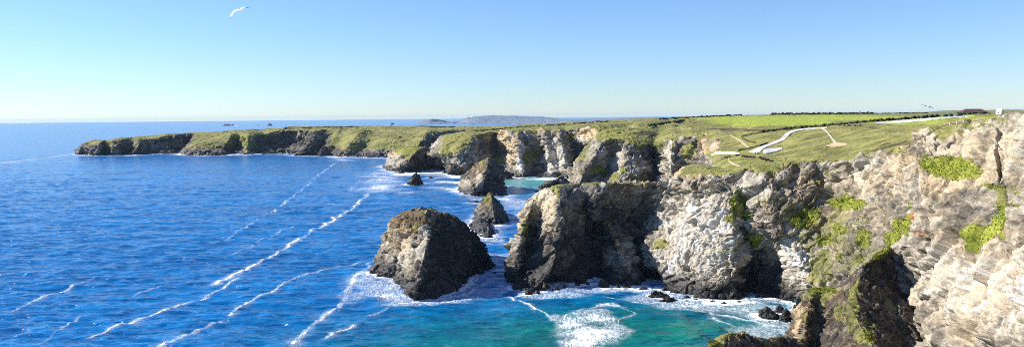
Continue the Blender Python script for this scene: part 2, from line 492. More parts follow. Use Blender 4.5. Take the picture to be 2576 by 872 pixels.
tag(land('bay_cliff', BAY, res=1.4, rock=(17, 7, 2.8), amp=1.0, big=3.5, fine=2.6, light=0.55, warm=0.18, slope=(0.76, 0.93), size=26, paints=dict(
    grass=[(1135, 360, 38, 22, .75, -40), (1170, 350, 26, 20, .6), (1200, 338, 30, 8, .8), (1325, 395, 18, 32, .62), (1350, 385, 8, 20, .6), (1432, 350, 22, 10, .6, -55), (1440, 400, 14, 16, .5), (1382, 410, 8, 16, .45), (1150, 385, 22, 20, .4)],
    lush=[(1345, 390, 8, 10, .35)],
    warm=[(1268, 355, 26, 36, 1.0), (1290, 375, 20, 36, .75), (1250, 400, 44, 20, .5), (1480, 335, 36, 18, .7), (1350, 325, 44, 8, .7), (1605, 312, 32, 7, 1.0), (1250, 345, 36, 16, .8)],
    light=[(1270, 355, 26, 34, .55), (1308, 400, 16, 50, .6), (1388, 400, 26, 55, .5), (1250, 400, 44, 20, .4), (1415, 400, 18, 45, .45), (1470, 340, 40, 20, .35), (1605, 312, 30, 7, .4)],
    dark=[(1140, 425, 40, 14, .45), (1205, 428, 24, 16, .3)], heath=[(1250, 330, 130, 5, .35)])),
    'pale ribbed bay cliff with an orange scar above the small beach', 'cliff', kind='structure')

COVE = [
    [(1512, 332, 900), (1502, 333, 840), (1494, 345, 800), (1470, 376, 788), (1446, 405, 782), (1430, 432, 780), (1424, 474)],
    [(1530, 326, 900), (1530, 324.5, 840), (1520, 345, 775), (1500, 385, 752), (1478, 420, 742), (1462, 450, 738), (1452, 480)],
    [(1560, 323, 900), (1560, 321.5, 840), (1548, 348, 762), (1544, 385, 768), (1528, 422, 765), (1512, 455, 750), (1500, 482)],
    [(1592, 323, 900), (1592, 321.5, 840), (1582, 350, 752), (1576, 390, 735), (1566, 428, 722), (1552, 460, 715), (1545, 490)],
    [(1632, 319, 920), (1632, 317.5, 860), (1618, 364, 742), (1606, 402, 732), (1600, 440, 718), (1598, 465, 710), (1598, 495)],
    [(1662, 316, 950), (1662, 314.5, 880), (1644, 368, 752), (1646, 402, 760), (1648, 440, 752), (1646, 468, 742), (1640, 492)],
    [(1692, 310, 1000), (1692, 308, 900), (1690, 348, 735), (1688, 390, 708), (1688, 430, 695), (1688, 460, 686), (1688, 500)],
    [(1715, 306, 1050), (1715, 303.5, 950), (1714, 344, 728), (1714, 388, 716), (1716, 425, 708), (1720, 460, 700), (1722, 500)],
    [(1740, 305, 1060), (1740, 302, 960), (1742, 340, 708), (1748, 380, 690), (1752, 412, 670), (1755, 440, 660), (1756, 502)],
    [(1764, 304, 1060), (1764, 301.5, 960), (1764, 340, 700), (1770, 375, 655), (1778, 404, 620), (1780, 440, 610), (1780, 502)],
]
tag(land('cove_cliff', COVE, res=1.4, rock=(15, 6.5, 2.5), amp=1.0, big=3.0, fine=2.0, light=0.52, warm=0.1, slope=(0.74, 0.92), size=20, paints=dict(
    grass=[(1570, 340, 70, 14, .9), (1660, 365, 26, 14, .7, -50), (1620, 355, 30, 16, .7), (1500, 430, 24, 12, .7), (1540, 445, 22, 14, .6), (1470, 385, 12, 45, .55, 38), (1460, 440, 20, 16, .4), (1735, 385, 20, 28, .65), (1590, 450, 20, 16, .5)],
    lush=[(1510, 432, 22, 11, .8), (1565, 428, 12, 10, .6), (1560, 338, 50, 10, .4)],
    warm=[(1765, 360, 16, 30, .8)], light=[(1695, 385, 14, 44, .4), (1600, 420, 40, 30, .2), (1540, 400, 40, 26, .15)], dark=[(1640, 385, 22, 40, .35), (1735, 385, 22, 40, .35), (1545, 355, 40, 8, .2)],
    heath=[(1630, 335, 40, 8, .8), (1690, 330, 60, 8, .5)])),
    'grass topped cove cliff behind the pale promontory', 'cliff', kind='structure')

PLAT = [
    [(1752, 296, 1200), (1752, 293, 1150), (1752, 302, 860), (1752, 320, 740), (1754, 338, 692), (1762, 352, 665), (1772, 388, 590), (1782, 406, 520), (1786, 470, 560)],
    [(1776, 296, 1200), (1776, 292.2, 1150), (1776, 302, 860), (1776, 320, 740), (1776, 337, 686), (1780, 354, 645), (1786, 384, 545), (1790, 402, 470), (1790, 470, 520)],
    [(1802, 295, 1200), (1802, 291.4, 1150), (1802, 302, 860), (1802, 318, 740), (1804, 335, 672), (1808, 352, 610), (1804, 380, 500), (1800, 403, 428), (1796, 436, 400)],
    [(1842, 294, 1200), (1842, 290.2, 1150), (1842, 302, 850), (1842, 317, 720), (1844, 335, 640), (1848, 355, 555), (1846, 384, 455), (1846, 404, 385), (1850, 430, 326)],
    [(1900, 292, 1200), (1900, 289, 1150), (1900, 301, 800), (1904, 320, 600), (1910, 340, 520), (1910, 362, 458), (1906, 386, 408), (1902, 404, 350), (1900, 422, 325)],
    [(1960, 292, 1200), (1960, 288.2, 1150), (1960, 300, 780), (1962, 321, 560), (1966, 340, 492), (1966, 360, 444), (1958, 383, 402), (1950, 400, 344), (1946, 420, 322)],
    [(2050, 291, 1200), (2050, 287.4, 1150), (2050, 299, 760), (2054, 318, 520), (2056, 335, 458), (2056, 354, 410), (2050, 376, 372), (2046, 390, 332), (2042, 409, 315)],
    [(2110, 290, 1200), (2110, 286.9, 1120), (2110, 297, 740), (2112, 314, 490), (2115, 333, 430), (2115, 356, 386), (2110, 378, 354), (2108, 390, 322), (2105, 406, 306)],
    [(2200, 290, 1200), (2200, 286.2, 1080), (2200, 294, 710), (2202, 307, 470), (2205, 322, 404), (2205, 342, 356), (2207, 362, 325), (2207, 374, 300), (2207, 387, 284)],
    [(2300, 289, 1100), (2300, 285.6, 1000), (2300, 291, 690), (2300, 299, 480), (2302, 310, 392), (2302, 323, 336), (2302, 340, 299), (2303, 350, 276), (2303, 362, 262)],
    [(2360, 288, 1100), (2360, 285, 950), (2360, 288.6, 680), (2360, 294, 500), (2356, 302, 382), (2352, 310, 320), (2342, 320, 286), (2334, 328, 270), (2328, 340, 260)],
    [(2450, 287, 1000), (2450, 284.3, 900), (2450, 286.8, 650), (2450, 290.5, 480), (2448, 295, 372), (2445, 299, 305), (2440, 304, 272), (2434, 309, 256), (2430, 316, 248)],
    [(2530, 287, 950), (2530, 283.5, 850), (2530, 285, 600), (2530, 287, 450), (2530, 288.8, 342), (2526, 290.8, 282), (2520, 293, 248), (2517, 295, 235), (2515, 301, 226)],
    [(2680, 286, 900), (2680, 282.2, 800), (2680, 282.8, 550), (2680, 283.3, 400), (2680, 283.8, 300), (2680, 284.2, 250), (2680, 284.7, 215), (2680, 285.2, 195), (2680, 292, 185)],
    [(3000, 285, 900), (3000, 280.2, 800), (3000, 280.8, 550), (3000, 281.3, 400), (3000, 281.8, 300), (3000, 282.2, 250), (3000, 282.7, 190), (3000, 283.2, 160), (3000, 292, 130)],
]
tag(land('plateau', PLAT, res=1.5, rock=(9, 4, 1.6), amp=.6, big=0.0, fine=1.3, light=0.6, warm=0.25, slope=(0.30, 0.55), size=16, blend=.1, dip=12, smoothtop=1.0, paints=dict(
    bare=[(1768, 362, 16, 30, .9), (1798, 366, 20, 22, .62), (1760, 395, 24, 18, .8)],
    field=[(1900, 299, 190, 8, 1.0), (2100, 296, 230, 7, .95), (1930, 309, 150, 9, .9), (2040, 306, 60, 8, .9), (2290, 307, 110, 8, .7), (2420, 298, 110, 7, .7)],
    lush=[ (1860, 402, 40, 10, .5), (2000, 345, 60, 12, .25), (1930, 375, 40, 12, .2)],
    warm=[(1770, 362, 16, 36, 1.0), (1800, 370, 10, 26, .6)], light=[(1806, 372, 20, 20, .4)],
    heath=[(1850, 326, 110, 5, .75, 1), (2180, 350, 90, 6, .55, -8), (2250, 365, 70, 8, .7, -12), (2050, 345, 70, 4, .6, -14), (2100, 390, 70, 8, .45), (2180, 320, 50, 4, .65, 6), (1900, 350, 60, 5, .5, -12), (2260, 330, 80, 5, .5, -4), (2400, 312, 60, 4, .7, -10)])),
    'green clifftop plateau of fields and rough turf', 'plateau', kind='structure')

CLIFF = [
    [(1345, 640), (1322, 560, 388), (1330, 508, 366), (1302, 545, 351), (1288, 590, 345), (1272, 650, 340), (1256, 704)],
    [(1360, 640), (1348, 540, 392), (1350, 490, 360), (1328, 538, 337), (1312, 592, 329), (1300, 650, 325), (1284, 722)],
    [(1372, 640), (1362, 520, 394), (1362, 480, 360), (1346, 540, 345), (1336, 592, 340), (1322, 650, 332), (1306, 727)],
    [(1390, 640), (1380, 505, 394), (1376, 471, 356), (1374, 520, 336), (1366, 580, 331), (1348, 650, 329), (1328, 736)],
    [(1410, 640), (1400, 500, 394), (1398, 467, 352), (1410, 520, 325), (1412, 574, 322), (1396, 650, 320), (1372, 731)],
    [(1432, 640), (1426, 495, 396), (1424, 463, 356), (1434, 520, 346), (1446, 580, 343), (1440, 650, 336), (1430, 716)],
    [(1470, 640), (1466, 495, 402), (1464, 460.5, 358), (1476, 520, 352), (1480, 580, 354), (1470, 650, 340), (1460, 716)],
    [(1500, 640), (1500, 495, 402), (1498, 460, 356), (1506, 520, 348), (1506, 580, 358), (1512, 650, 345), (1500, 714)],
    [(1545, 640), (1545, 495, 404), (1545, 461, 358), (1545, 520, 364), (1536, 586, 346), (1566, 646, 330), (1590, 718)],
    [(1596, 640), (1596, 495, 404), (1596, 462, 358), (1606, 520, 371), (1614, 590, 368), (1622, 660, 350), (1630, 721)],
    [(1650, 640), (1650, 495, 406), (1650, 457, 358), (1652, 520, 358), (1646, 590, 346), (1636, 650, 325), (1648, 727)],
    [(1682, 640), (1682, 485, 406), (1684, 451, 358), (1690, 520, 349), (1690, 590, 336), (1690, 660, 318), (1690, 737)],
    [(1720, 640), (1722, 420, 425), (1722, 438, 345), (1728, 510, 334), (1734, 590, 322), (1732, 660, 311), (1728, 744)],
    [(1760, 640), (1758, 412, 425), (1760, 436, 334), (1766, 505, 326), (1770, 590, 315), (1768, 660, 307), (1766, 754)],
    [(1800, 640), (1800, 420, 398), (1800, 432, 328), (1806, 490, 317), (1806, 590, 308), (1806, 660, 301), (1806, 758)],
    [(1838, 640), (1838, 424, 360), (1838, 428, 325), (1842, 490, 313), (1846, 590, 301), (1848, 660, 297), (1848, 759)],
    [(1872, 640), (1872, 440, 350), (1868, 421, 325), (1868, 490, 314), (1870, 580, 312), (1880, 660, 314), (1884, 752)],
    [(1905, 640), (1905, 440, 345), (1905, 417, 322), (1902, 490, 307), (1902, 580, 304), (1916, 660, 312), (1926, 753)],
    [(1950, 640), (1950, 440, 344), (1950, 412, 319), (1944, 490, 302), (1950, 585, 295), (1960, 660, 302), (1968, 755)],
    [(2000, 640), (2000, 440, 340), (2000, 406, 318), (1990, 485, 305), (1994, 585, 293), (2000, 670, 287), (2004, 762)],
    [(2042, 700), (2042, 440, 336), (2042, 402, 314), (2036, 480, 303), (2040, 580, 291), (2040, 680, 280), (2034, 800)],
    [(2072, 700), (2072, 440, 332), (2076, 405, 316), (2072, 480, 304), (2074, 580, 288), (2074, 680, 275), (2070, 810)],
    [(2105, 700), (2105, 440, 326), (2105, 399, 304), (2108, 480, 294), (2110, 580, 279), (2110, 680, 266), (2110, 830)],
    [(2155, 700), (2155, 430, 318), (2155, 390, 296), (2156, 470, 284), (2156, 580, 267), (2156, 690, 253), (2160, 860)],
    [(2207, 700), (2207, 420, 305), (2207, 380, 283), (2204, 470, 269), (2206, 580, 252), (2210, 700, 238), (2230, 900)],
    [(2262, 700), (2262, 400, 290), (2262, 367, 270), (2262, 450, 254), (2262, 560, 237), (2264, 700, 224), (2290, 960)],
    [(2303, 700), (2303, 390, 282), (2303, 356, 260), (2302, 440, 242), (2300, 560, 224), (2310, 720, 206), (2340, 1100)],
    [(2314, 690), (2314, 370, 290), (2312, 336, 256), (2322, 440, 236), (2330, 560, 216), (2345, 720, 197), (2370, 1250)],
    [(2350, 690), (2350, 350, 280), (2345, 322, 253), (2356, 430, 230), (2364, 560, 207), (2378, 720, 186), (2400, 1350)],
    [(2400, 690), (2400, 345, 270), (2400, 313, 249), (2404, 420, 224), (2408, 560, 198), (2420, 720, 174), (2440, 1430)],
    [(2450, 690), (2450, 340, 265), (2446, 306, 240), (2452, 420, 214), (2456, 560, 187), (2466, 720, 163), (2480, 1480)],
    [(2500, 690), (2500, 335, 250), (2496, 297, 228), (2500, 420, 206), (2504, 560, 178), (2510, 720, 153), (2520, 1520)],
    [(2532, 690), (2532, 335, 245), (2528, 292, 222), (2530, 420, 203), (2540, 560, 174), (2550, 720, 148), (2560, 1560)],
    [(2600, 690), (2600, 330, 230), (2600, 285.5, 203), (2600, 420, 184), (2606, 560, 160), (2610, 720, 137), (2620, 1600)],
    [(2760, 690), (2760, 330, 200), (2760, 282, 178), (2760, 420, 158), (2760, 560, 138), (2760, 720, 119), (2760, 1700)],
    [(3000, 690), (3000, 330, 175), (3000, 278, 140), (3000, 420, 120), (3000, 560, 105), (3000, 720, 92), (3000, 1800)],
]
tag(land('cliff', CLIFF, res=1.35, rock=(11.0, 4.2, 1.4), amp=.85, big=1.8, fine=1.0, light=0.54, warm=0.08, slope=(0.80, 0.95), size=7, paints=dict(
    hollow=[(2513, 345, 5, 26, 4, 4, 5.0), (2510, 400, 6, 34, -4, 4, 5.0), (2516, 440, 5, 16, 10, 4, 3.5), (2342, 598, 24, 6, -12, 4, 4.0), (2328, 754, 22, 11, -20, 4, 5.0), (2424, 835, 14, 12, 10, 4, 4.0), (2490, 845, 12, 8, 20, 4, 3.0), (2383, 501, 30, 4, -8, 4, 2.5),
            (2030, 449, 20, 7, -40, 4, 4.0), (2034, 502, 18, 6, -35, 4, 4.0), (2016, 533, 10, 8, -20, 4, 4.0), (2082, 418, 18, 12, 40, 5, 5.0), (1940, 438, 16, 10, -30, 5, 4.5), (2002, 430, 12, 22, 25, 5, 4.0), (1850, 450, 26, 8, -30, 5, 3.5), (1790, 470, 34, 8, -25, 5, 3.0), (1730, 480, 24, 7, -25, 5, 2.5),
            (1502, 694, 26, 24, 0, 6, 7.0), (1640, 700, 20, 30, 0, 6, 7.0), (1330, 712, 20, 14, 0, 6, 4.0), (1410, 706, 40, 12, 0, 6, 4.0), (1905, 725, 60, 18, 8, 6, 6.0), (1880, 690, 24, 30, 0, 6, 4.0), (1735, 655, 12, 26, 20, 5, 3.0), (1690, 540, 10, 30, 10, 5, 2.0), (1750, 560, 12, 10, 0, 4, 2.0),
            (2452, 470, 20, 4, -10, 4, 2.0), (2400, 385, 18, 5, -20, 4, 2.0), (2560, 400, 5, 18, 0, 4, 2.5), (2250, 455, 5, 22, 10, 4, 2.2), (2180, 440, 6, 20, 20, 4, 2.2), (2130, 430, 5, 16, 15, 4, 2.0), (2292, 400, 6, 10, 0, 4, 2.5), (2250, 720, 8, 14, 20, 4, 2.5), (2540, 690, 8, 5, 0, 3, 2.0), (2460, 800, 16, 5, 25, 3, 2.5), (2530, 780, 14, 4, 15, 3, 2.0), (2395, 790, 8, 10, 0, 3, 2.5)],
    grass=[(1770, 428, 60, 6, .8), (1325, 555, 10, 36, .7, 20), (1340, 590, 16, 18, .5),
           (2080, 400, 30, 10, .8), (2060, 455, 26, 14, .5), (2045, 590, 60, 60, .50), (2110, 560, 60, 70, .50), (2150, 640, 70, 60, .52), (2060, 680, 50, 50, .54), (1960, 520, 50, 40, .46), (2130, 380, 50, 10, .8), (2240, 375, 60, 8, .7),
           (2400, 330, 30, 14, .6), (2380, 430, 30, 20, .5), (2440, 318, 70, 7, .6), (2520, 305, 50, 10, .5), (2210, 540, 30, 30, .4)],
    lush=[(1855, 515, 26, 30, .72), (1880, 545, 22, 18, .6), (1838, 548, 20, 14, .6), (1893, 604, 22, 16, 1.0), (2130, 508, 62, 17, 1.0, 8), (2025, 545, 46, 30, .85, -30), (2075, 600, 26, 20, .7), (2165, 600, 26, 26, .7), (2110, 575, 26, 14, .7, 30), (2112, 645, 13, 9, .8), (2150, 640, 14, 26, .55), (2065, 728, 40, 12, .7), (2100, 600, 26, 20, .4), (2170, 560, 22, 18, .5), (2088, 440, 14, 14, .5),
          (2385, 418, 76, 32, 1.0, 6), (2436, 432, 34, 22, .9), (2268, 575, 26, 46, 1.0, 28), (2238, 600, 20, 26, .9), (2275, 510, 8, 16, .6), (2470, 590, 70, 28, 1.0, -12), (2530, 548, 56, 42, 1.0, -28), (2500, 470, 40, 7, .7), (2566, 505, 16, 20, .7), (2575, 430, 14, 14, .6), (2545, 470, 12, 10, .5), (1815, 634, 18, 8, .35)],
    warm=[(2400, 400, 230, 110, .58), (2070, 510, 170, 150, .48), (2480, 600, 150, 60, .5), (2420, 740, 170, 110, .42), (1300, 530, 40, 60, .35), (1380, 530, 34, 60, .55), (1600, 468, 70, 10, .7), (1720, 430, 60, 20, .8), (2330, 350, 50, 26, .5), (2420, 350, 90, 40, .4), (2360, 560, 60, 50, .4), (2560, 470, 30, 40, .55), (2480, 760, 90, 50, .35, 12), (1610, 490, 40, 12, .4), (2250, 440, 60, 60, .3)],
    rust=[(2560, 700, 20, 40, .55), (2500, 770, 60, 10, .55, 14), (2480, 720, 60, 6, .5, 12), (2308, 545, 12, 16, 1.0), (2320, 590, 18, 8, .6), (2520, 480, 8, 20, .8), (2545, 760, 40, 8, .5, 12), (2540, 400, 14, 10, .5), (2190, 690, 10, 14, .6), (2440, 770, 40, 8, .45, 12)],
    light=[(1372, 530, 34, 66, .42), (1298, 610, 26, 80, .3), (1835, 590, 70, 80, .45), (1860, 490, 110, 60, .2), (2000, 640, 40, 90, .4), (1745, 590, 100, 120, .44), (1700, 660, 80, 70, .4), (1800, 560, 50, 60, .3), (1990, 660, 30, 80, .45, -20), (2350, 350, 50, 40, .2), (2440, 350, 130, 50, .3), (2560, 380, 40, 60, .35), (2430, 720, 160, 100, .38), (2240, 680, 40, 50, .4), (2180, 440, 60, 40, .25), (2270, 430, 40, 50, .3), (2540, 720, 90, 110, .42), (1560, 640, 36, 50, .1, 35), (1620, 480, 30, 16, .3)],  # sunlit left buttress of the promontory lightened in colour; elsewhere paler rock
    dark=[(1410, 650, 150, 100, .5), (1500, 560, 100, 80, .35), (1930, 700, 60, 50, .35), (2440, 560, 80, 40, .22), (2400, 500, 110, 28, .15), (1300, 590, 30, 80, .1), (2060, 500, 40, 30, .2)])),  # shade of the promontory face painted in as darker rock tone
    'broad rugged cliff of white, grey and cream rock running out into a promontory', 'cliff', kind='structure')

RIDGE = [
    [(1990, 800, 250), (2000, 760, 226), (2012, 741, 219), (1999, 778, 209), (1984, 822, 202), (1964, 866, 195), (1940, 1020)],
    [(2030, 800, 250), (2034, 760, 226), (2040, 735, 215), (2032, 775, 200), (2022, 822, 190), (2008, 872, 182), (1990, 1060)],
    [(2064, 800, 250), (2066, 756, 226), (2066, 731, 217), (2062, 775, 207), (2056, 822, 197), (2048, 872, 187), (2040, 1080)],
    [(2094, 800, 248), (2094, 750, 224), (2094, 726, 216), (2098, 770, 202), (2106, 820, 190), (2110, 872, 179), (2110, 1100)],
    [(2122, 800, 246), (2124, 740, 224), (2122, 716, 214), (2138, 762, 194), (2164, 818, 179), (2190, 872, 169), (2210, 1150)],
    [(2140, 800, 244), (2142, 722, 224), (2140, 698, 214), (2160, 757, 197), (2192, 818, 184), (2226, 876, 174), (2250, 1180)],
    [(2164, 790, 242), (2164, 694, 224), (2163, 673, 214), (2190, 735, 208), (2232, 800, 199), (2280, 872, 188), (2320, 1200)],
    [(2195, 780, 240), (2197, 668, 226), (2196, 648, 216), (2224, 706, 216), (2272, 780, 206), (2326, 860, 194), (2380, 1250)],
    [(2230, 760, 250), (2238, 640, 240), (2236, 622, 228), (2262, 690, 226), (2312, 760, 216), (2366, 842, 204), (2440, 1300)],
]
tag(land('rock_ridge', RIDGE, res=1.35, rock=(6, 2.6, 1.0), amp=.9, big=1.0, fine=.8, light=0.08, warm=0.5, slope=(0.84, 0.97), size=7, paints=dict(
    grass=[(2130, 800, 30, 60, .5, -30), (2180, 840, 30, 40, .55), (2050, 740, 40, 8, .6), (2200, 650, 40, 8, .8, -35)],
    lush=[(2060, 728, 44, 8, .6), (2215, 640, 40, 7, .6, -35), (2190, 850, 12, 26, .5, -35)], warm=[(2020, 800, 26, 60, .6), (2060, 735, 60, 10, .7)], light=[(2012, 800, 16, 60, .45), (2060, 738, 50, 8, .3)])),
    'steep brown rock fin with a turf crest below the pale cliff', 'rock ridge', kind='structure')

CROP = [
    [(1760, 930, 165), (1768, 900, 156), (1770, 884, 152), (1768, 905, 148), (1766, 960, 143), (1766, 1500)],
    [(1792, 910, 170), (1800, 872, 162), (1794, 850, 155), (1790, 872, 150), (1786, 950, 144), (1786, 1500)],
    [(1822, 900, 172), (1826, 860, 164), (1824, 836, 156), (1822, 868, 151), (1820, 950, 145), (1820, 1500)],
    [(1868, 900, 176), (1872, 860, 167), (1868, 837, 159), (1868, 870, 154), (1868, 950, 147), (1868, 1480)],
    [(1916, 910, 182), (1918, 872, 172), (1916, 852, 165), (1918, 880, 160), (1920, 950, 153), (1920, 1450)],
    [(1975, 910, 192), (1975, 866, 184), (1974, 846, 178), (1980, 880, 172), (1985, 950, 164), (1985, 1400)],
    [(2030, 910, 196), (2030, 880, 188), (2028, 868, 182), (2034, 900, 176), (2040, 960, 168), (2040, 1380)],
]
tag(land('rock_outcrop', CROP, res=1.35, rock=(4.5, 2.0, .8), amp=.9, big=.6, fine=.7, light=0.14, warm=0.5, slope=(0.86, 0.98), size=5, paints=dict(
    grass=[(1800, 858, 26, 10, .52), (1880, 842, 30, 5, .45)], lush=[(1793, 864, 12, 9, .5)], warm=[(1840, 845, 30, 12, .6)])),
    'low dark mossy rock shoulder at the bottom edge of the photo', 'rock outcrop', kind='structure')

# beach
BEACH = [[(1240, 437, 985), (1240, 441, 962), (1240, 446)], [(1275, 439, 965), (1275, 444, 940), (1275, 449.5)], [(1320, 440, 955), (1320, 444.5, 936), (1320, 450)],
         [(1365, 441, 945), (1365, 446, 925), (1365, 452)], [(1410, 443, 940), (1410, 447, 920), (1410, 453)]]
tag(land('beach', BEACH, res=1.2, rock=(4, 2, 1.2), amp=.6, fine=1.2, light=.75, warm=.45, nograss=True, dip=2), 'strip of grey shingle at the foot of the bay cliff', 'beach', kind='structure')


# ------------------------------------------------------------------ sea stacks and rocks
def stack(name, cols, label, cat='sea stack', group='sea stacks and rocks in the water', **kw):
    o = land(name, cols, cyc=True, **kw)
    return tag(o, label, cat, group)


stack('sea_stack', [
    [(1050, 519.5, 345), (985, 558, 362), (962, 600, 362), (945, 640, 357), (934, 689)],
    [(1052, 519, 344), (1006, 544, 352), (984, 600, 349), (974, 650, 344), (976, 702)],
    [(1055, 518.5, 343), (1032, 538, 339), (1024, 600, 334), (1008, 660, 327), (1007, 714)],
    [(1058, 518.5, 342), (1068, 542, 326), (1075, 600, 313), (1060, 665, 303), (1037, 757)],
    [(1060, 519, 342), (1092, 543, 334), (1106, 600, 326), (1102, 670, 314), (1092, 751)],
    [(1062, 519.5, 343), (1122, 551, 345), (1152, 610, 340), (1156, 670, 330), (1148, 735)],
    [(1063, 520, 344), (1146, 560, 352), (1186, 610, 353), (1194, 655, 348), (1190, 704)],
    [(1064, 520, 346), (1162, 557, 366), (1214, 612, 372), (1228, 640, 374), (1236, 668)],
    [(1062, 520, 350), (1140, 548, 385), (1190, 600, 395), (1205, 635, 398), (1210, 652)],
    [(1058, 519.5, 352), (1070, 530, 385), (1075, 570, 400), (1075, 610, 405), (1075, 635)],
    [(1052, 519.5, 350), (1000, 545, 378), (985, 590, 385), (970, 640, 383), (965, 668)],
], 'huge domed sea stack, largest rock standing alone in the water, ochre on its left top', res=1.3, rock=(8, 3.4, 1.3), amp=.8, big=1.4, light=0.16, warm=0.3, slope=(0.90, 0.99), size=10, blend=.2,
    paints=dict(warm=[(1030, 550, 54, 46, 1.0), (1000, 600, 30, 40, .4)], grass=[(1043, 575, 10, 12, .5)], lush=[(1043, 577, 9, 9, .4)], light=[(1066, 600, 13, 60, .65, 12), (1015, 650, 30, 60, .5, 15), (990, 620, 50, 70, .35)], dark=[(1155, 640, 80, 120, .2)]))  # sunlit left face lightened, shaded right face darkened in the rock colour

stack('sea_stack', [
    [(1224, 399, 738), (1196, 414, 748), (1172, 436, 750), (1160, 460, 742), (1152, 485)],
    [(1227, 398, 735), (1210, 414, 735), (1190, 440, 728), (1178, 465, 720), (1174, 489)],
    [(1229, 398, 733), (1226, 415, 718), (1216, 440, 708), (1206, 465, 700), (1202, 492)],
    [(1232, 398.5, 735), (1242, 415, 730), (1242, 440, 722), (1240, 465, 714), (1240, 492)],
    [(1236, 399.5, 740), (1256, 418, 748), (1266, 438, 745), (1268, 465, 735), (1271, 490.5)],
    [(1234, 399, 748), (1250, 414, 768), (1256, 435, 775), (1256, 455, 778), (1256, 470)],
    [(1230, 398.5, 748), (1225, 412, 775), (1225, 432, 785), (1220, 450, 785), (1220, 468)],
    [(1226, 399, 745), (1200, 413, 768), (1180, 433, 775), (1168, 452, 775), (1163, 471)],
], 'pointed brown topped sea stack in front of the small beach', res=1.2, rock=(11, 4.6, 2.0), amp=.9, big=1.8, fine=1.6, light=0.2, warm=0.4, slope=(0.86, 0.97), size=18,
    paints=dict(grass=[(1212, 412, 18, 7, .6, -40)], warm=[(1205, 420, 30, 20, .5)], light=[(1205, 460, 10, 30, .45), (1170, 465, 16, 20, .4)]))

stack('sea_stack', [
    [(1231, 484.5, 536), (1206, 507, 547), (1198, 522, 547), (1193, 540, 543), (1190, 553)],
    [(1233, 484, 534), (1220, 508, 532), (1216, 525, 527), (1214, 545, 520), (1214, 562)],
    [(1234, 484, 532), (1238, 508, 519), (1240, 526, 513), (1244, 545, 508), (1248, 567)],
    [(1236, 484.5, 535), (1256, 510, 534), (1266, 530, 530), (1274, 545, 527), (1280, 556.5)],
    [(1236, 484.5, 540), (1250, 508, 556), (1256, 525, 562), (1262, 538, 566), (1264, 544)],
    [(1234, 484, 541), (1228, 502, 562), (1226, 516, 568), (1222, 530, 572), (1222, 538)],
], 'small triangular dark sea stack beside the promontory', res=1.2, rock=(6, 2.8, 1.3), amp=.9, big=1.0, fine=1.3, light=0.2, warm=0.35, slope=(0.8, 0.95), size=12,
    paints=dict(warm=[(1230, 495, 12, 16, .7)], grass=[(1226, 500, 10, 14, .6)], light=[(1205, 530, 14, 20, .3)]))

stack('sea_rock', [
    [(1204, 551.5, 500), (1191, 556, 505), (1184, 563, 504), (1178, 573)],
    [(1206, 551, 497), (1200, 560, 490), (1198, 574, 480), (1196, 589)],
    [(1208, 551, 497), (1216, 560, 484), (1222, 576, 466), (1226, 598)],
    [(1210, 551.5, 499), (1226, 560, 486), (1234, 576, 470), (1240, 598)],
    [(1208, 552, 504), (1222, 556, 505), (1232, 566, 498), (1238, 580)],
    [(1206, 552, 506), (1204, 556, 516), (1202, 560, 520), (1200, 565)],
], 'low jagged dark rock leaning against the small triangular stack', 'rock', res=1.2, rock=(5, 2.4, 1.1), amp=1.2, big=.8, fine=1.2, light=0.1, warm=0.1, nograss=True, size=10)

stack('sea_stack', [
    [(1018, 370.5, 1085), (990, 377, 1092), (976, 395, 1098), (968, 410, 1102), (963, 421)],
    [(1022, 370, 1075), (998, 379, 1062), (990, 397, 1050), (984, 415, 1040), (982, 430)],
    [(1026, 369.5, 1070), (1015, 379, 1045), (1006, 400, 1022), (1000, 420, 1008), (998, 434)],
    [(1034, 369, 1068), (1046, 379, 1032), (1030, 402, 1006), (1020, 420, 1000), (1016, 434)],
    [(1042, 368.5, 1070), (1058, 374, 1056), (1054, 398, 1040), (1048, 415, 1026), (1046, 431)],
    [(1046, 368.5, 1075), (1062, 371, 1072), (1070, 390, 1070), (1074, 410, 1062), (1076, 427)],
    [(1042, 369, 1085), (1056, 372, 1110), (1064, 388, 1118), (1070, 405, 1120), (1072, 418)],
    [(1024, 370, 1090), (1004, 375, 1125), (994, 392, 1135), (986, 405, 1140), (984, 414)],
], 'flat topped islet with a bright green grass cap', 'islet', res=1.2, rock=(14, 6, 2.4), amp=.9, big=2.0, fine=2.2, light=0.42, warm=0.2, slope=(0.72, 0.92), size=24,
    paints=dict(lush=[(1018, 374, 34, 6.5, 1.0, -4), (1034, 373, 26, 5.5, 1.0)], warm=[(990, 386, 22, 8, .8)], light=[(990, 405, 26, 26, .35)], dark=[(1050, 405, 28, 26, .3)]))


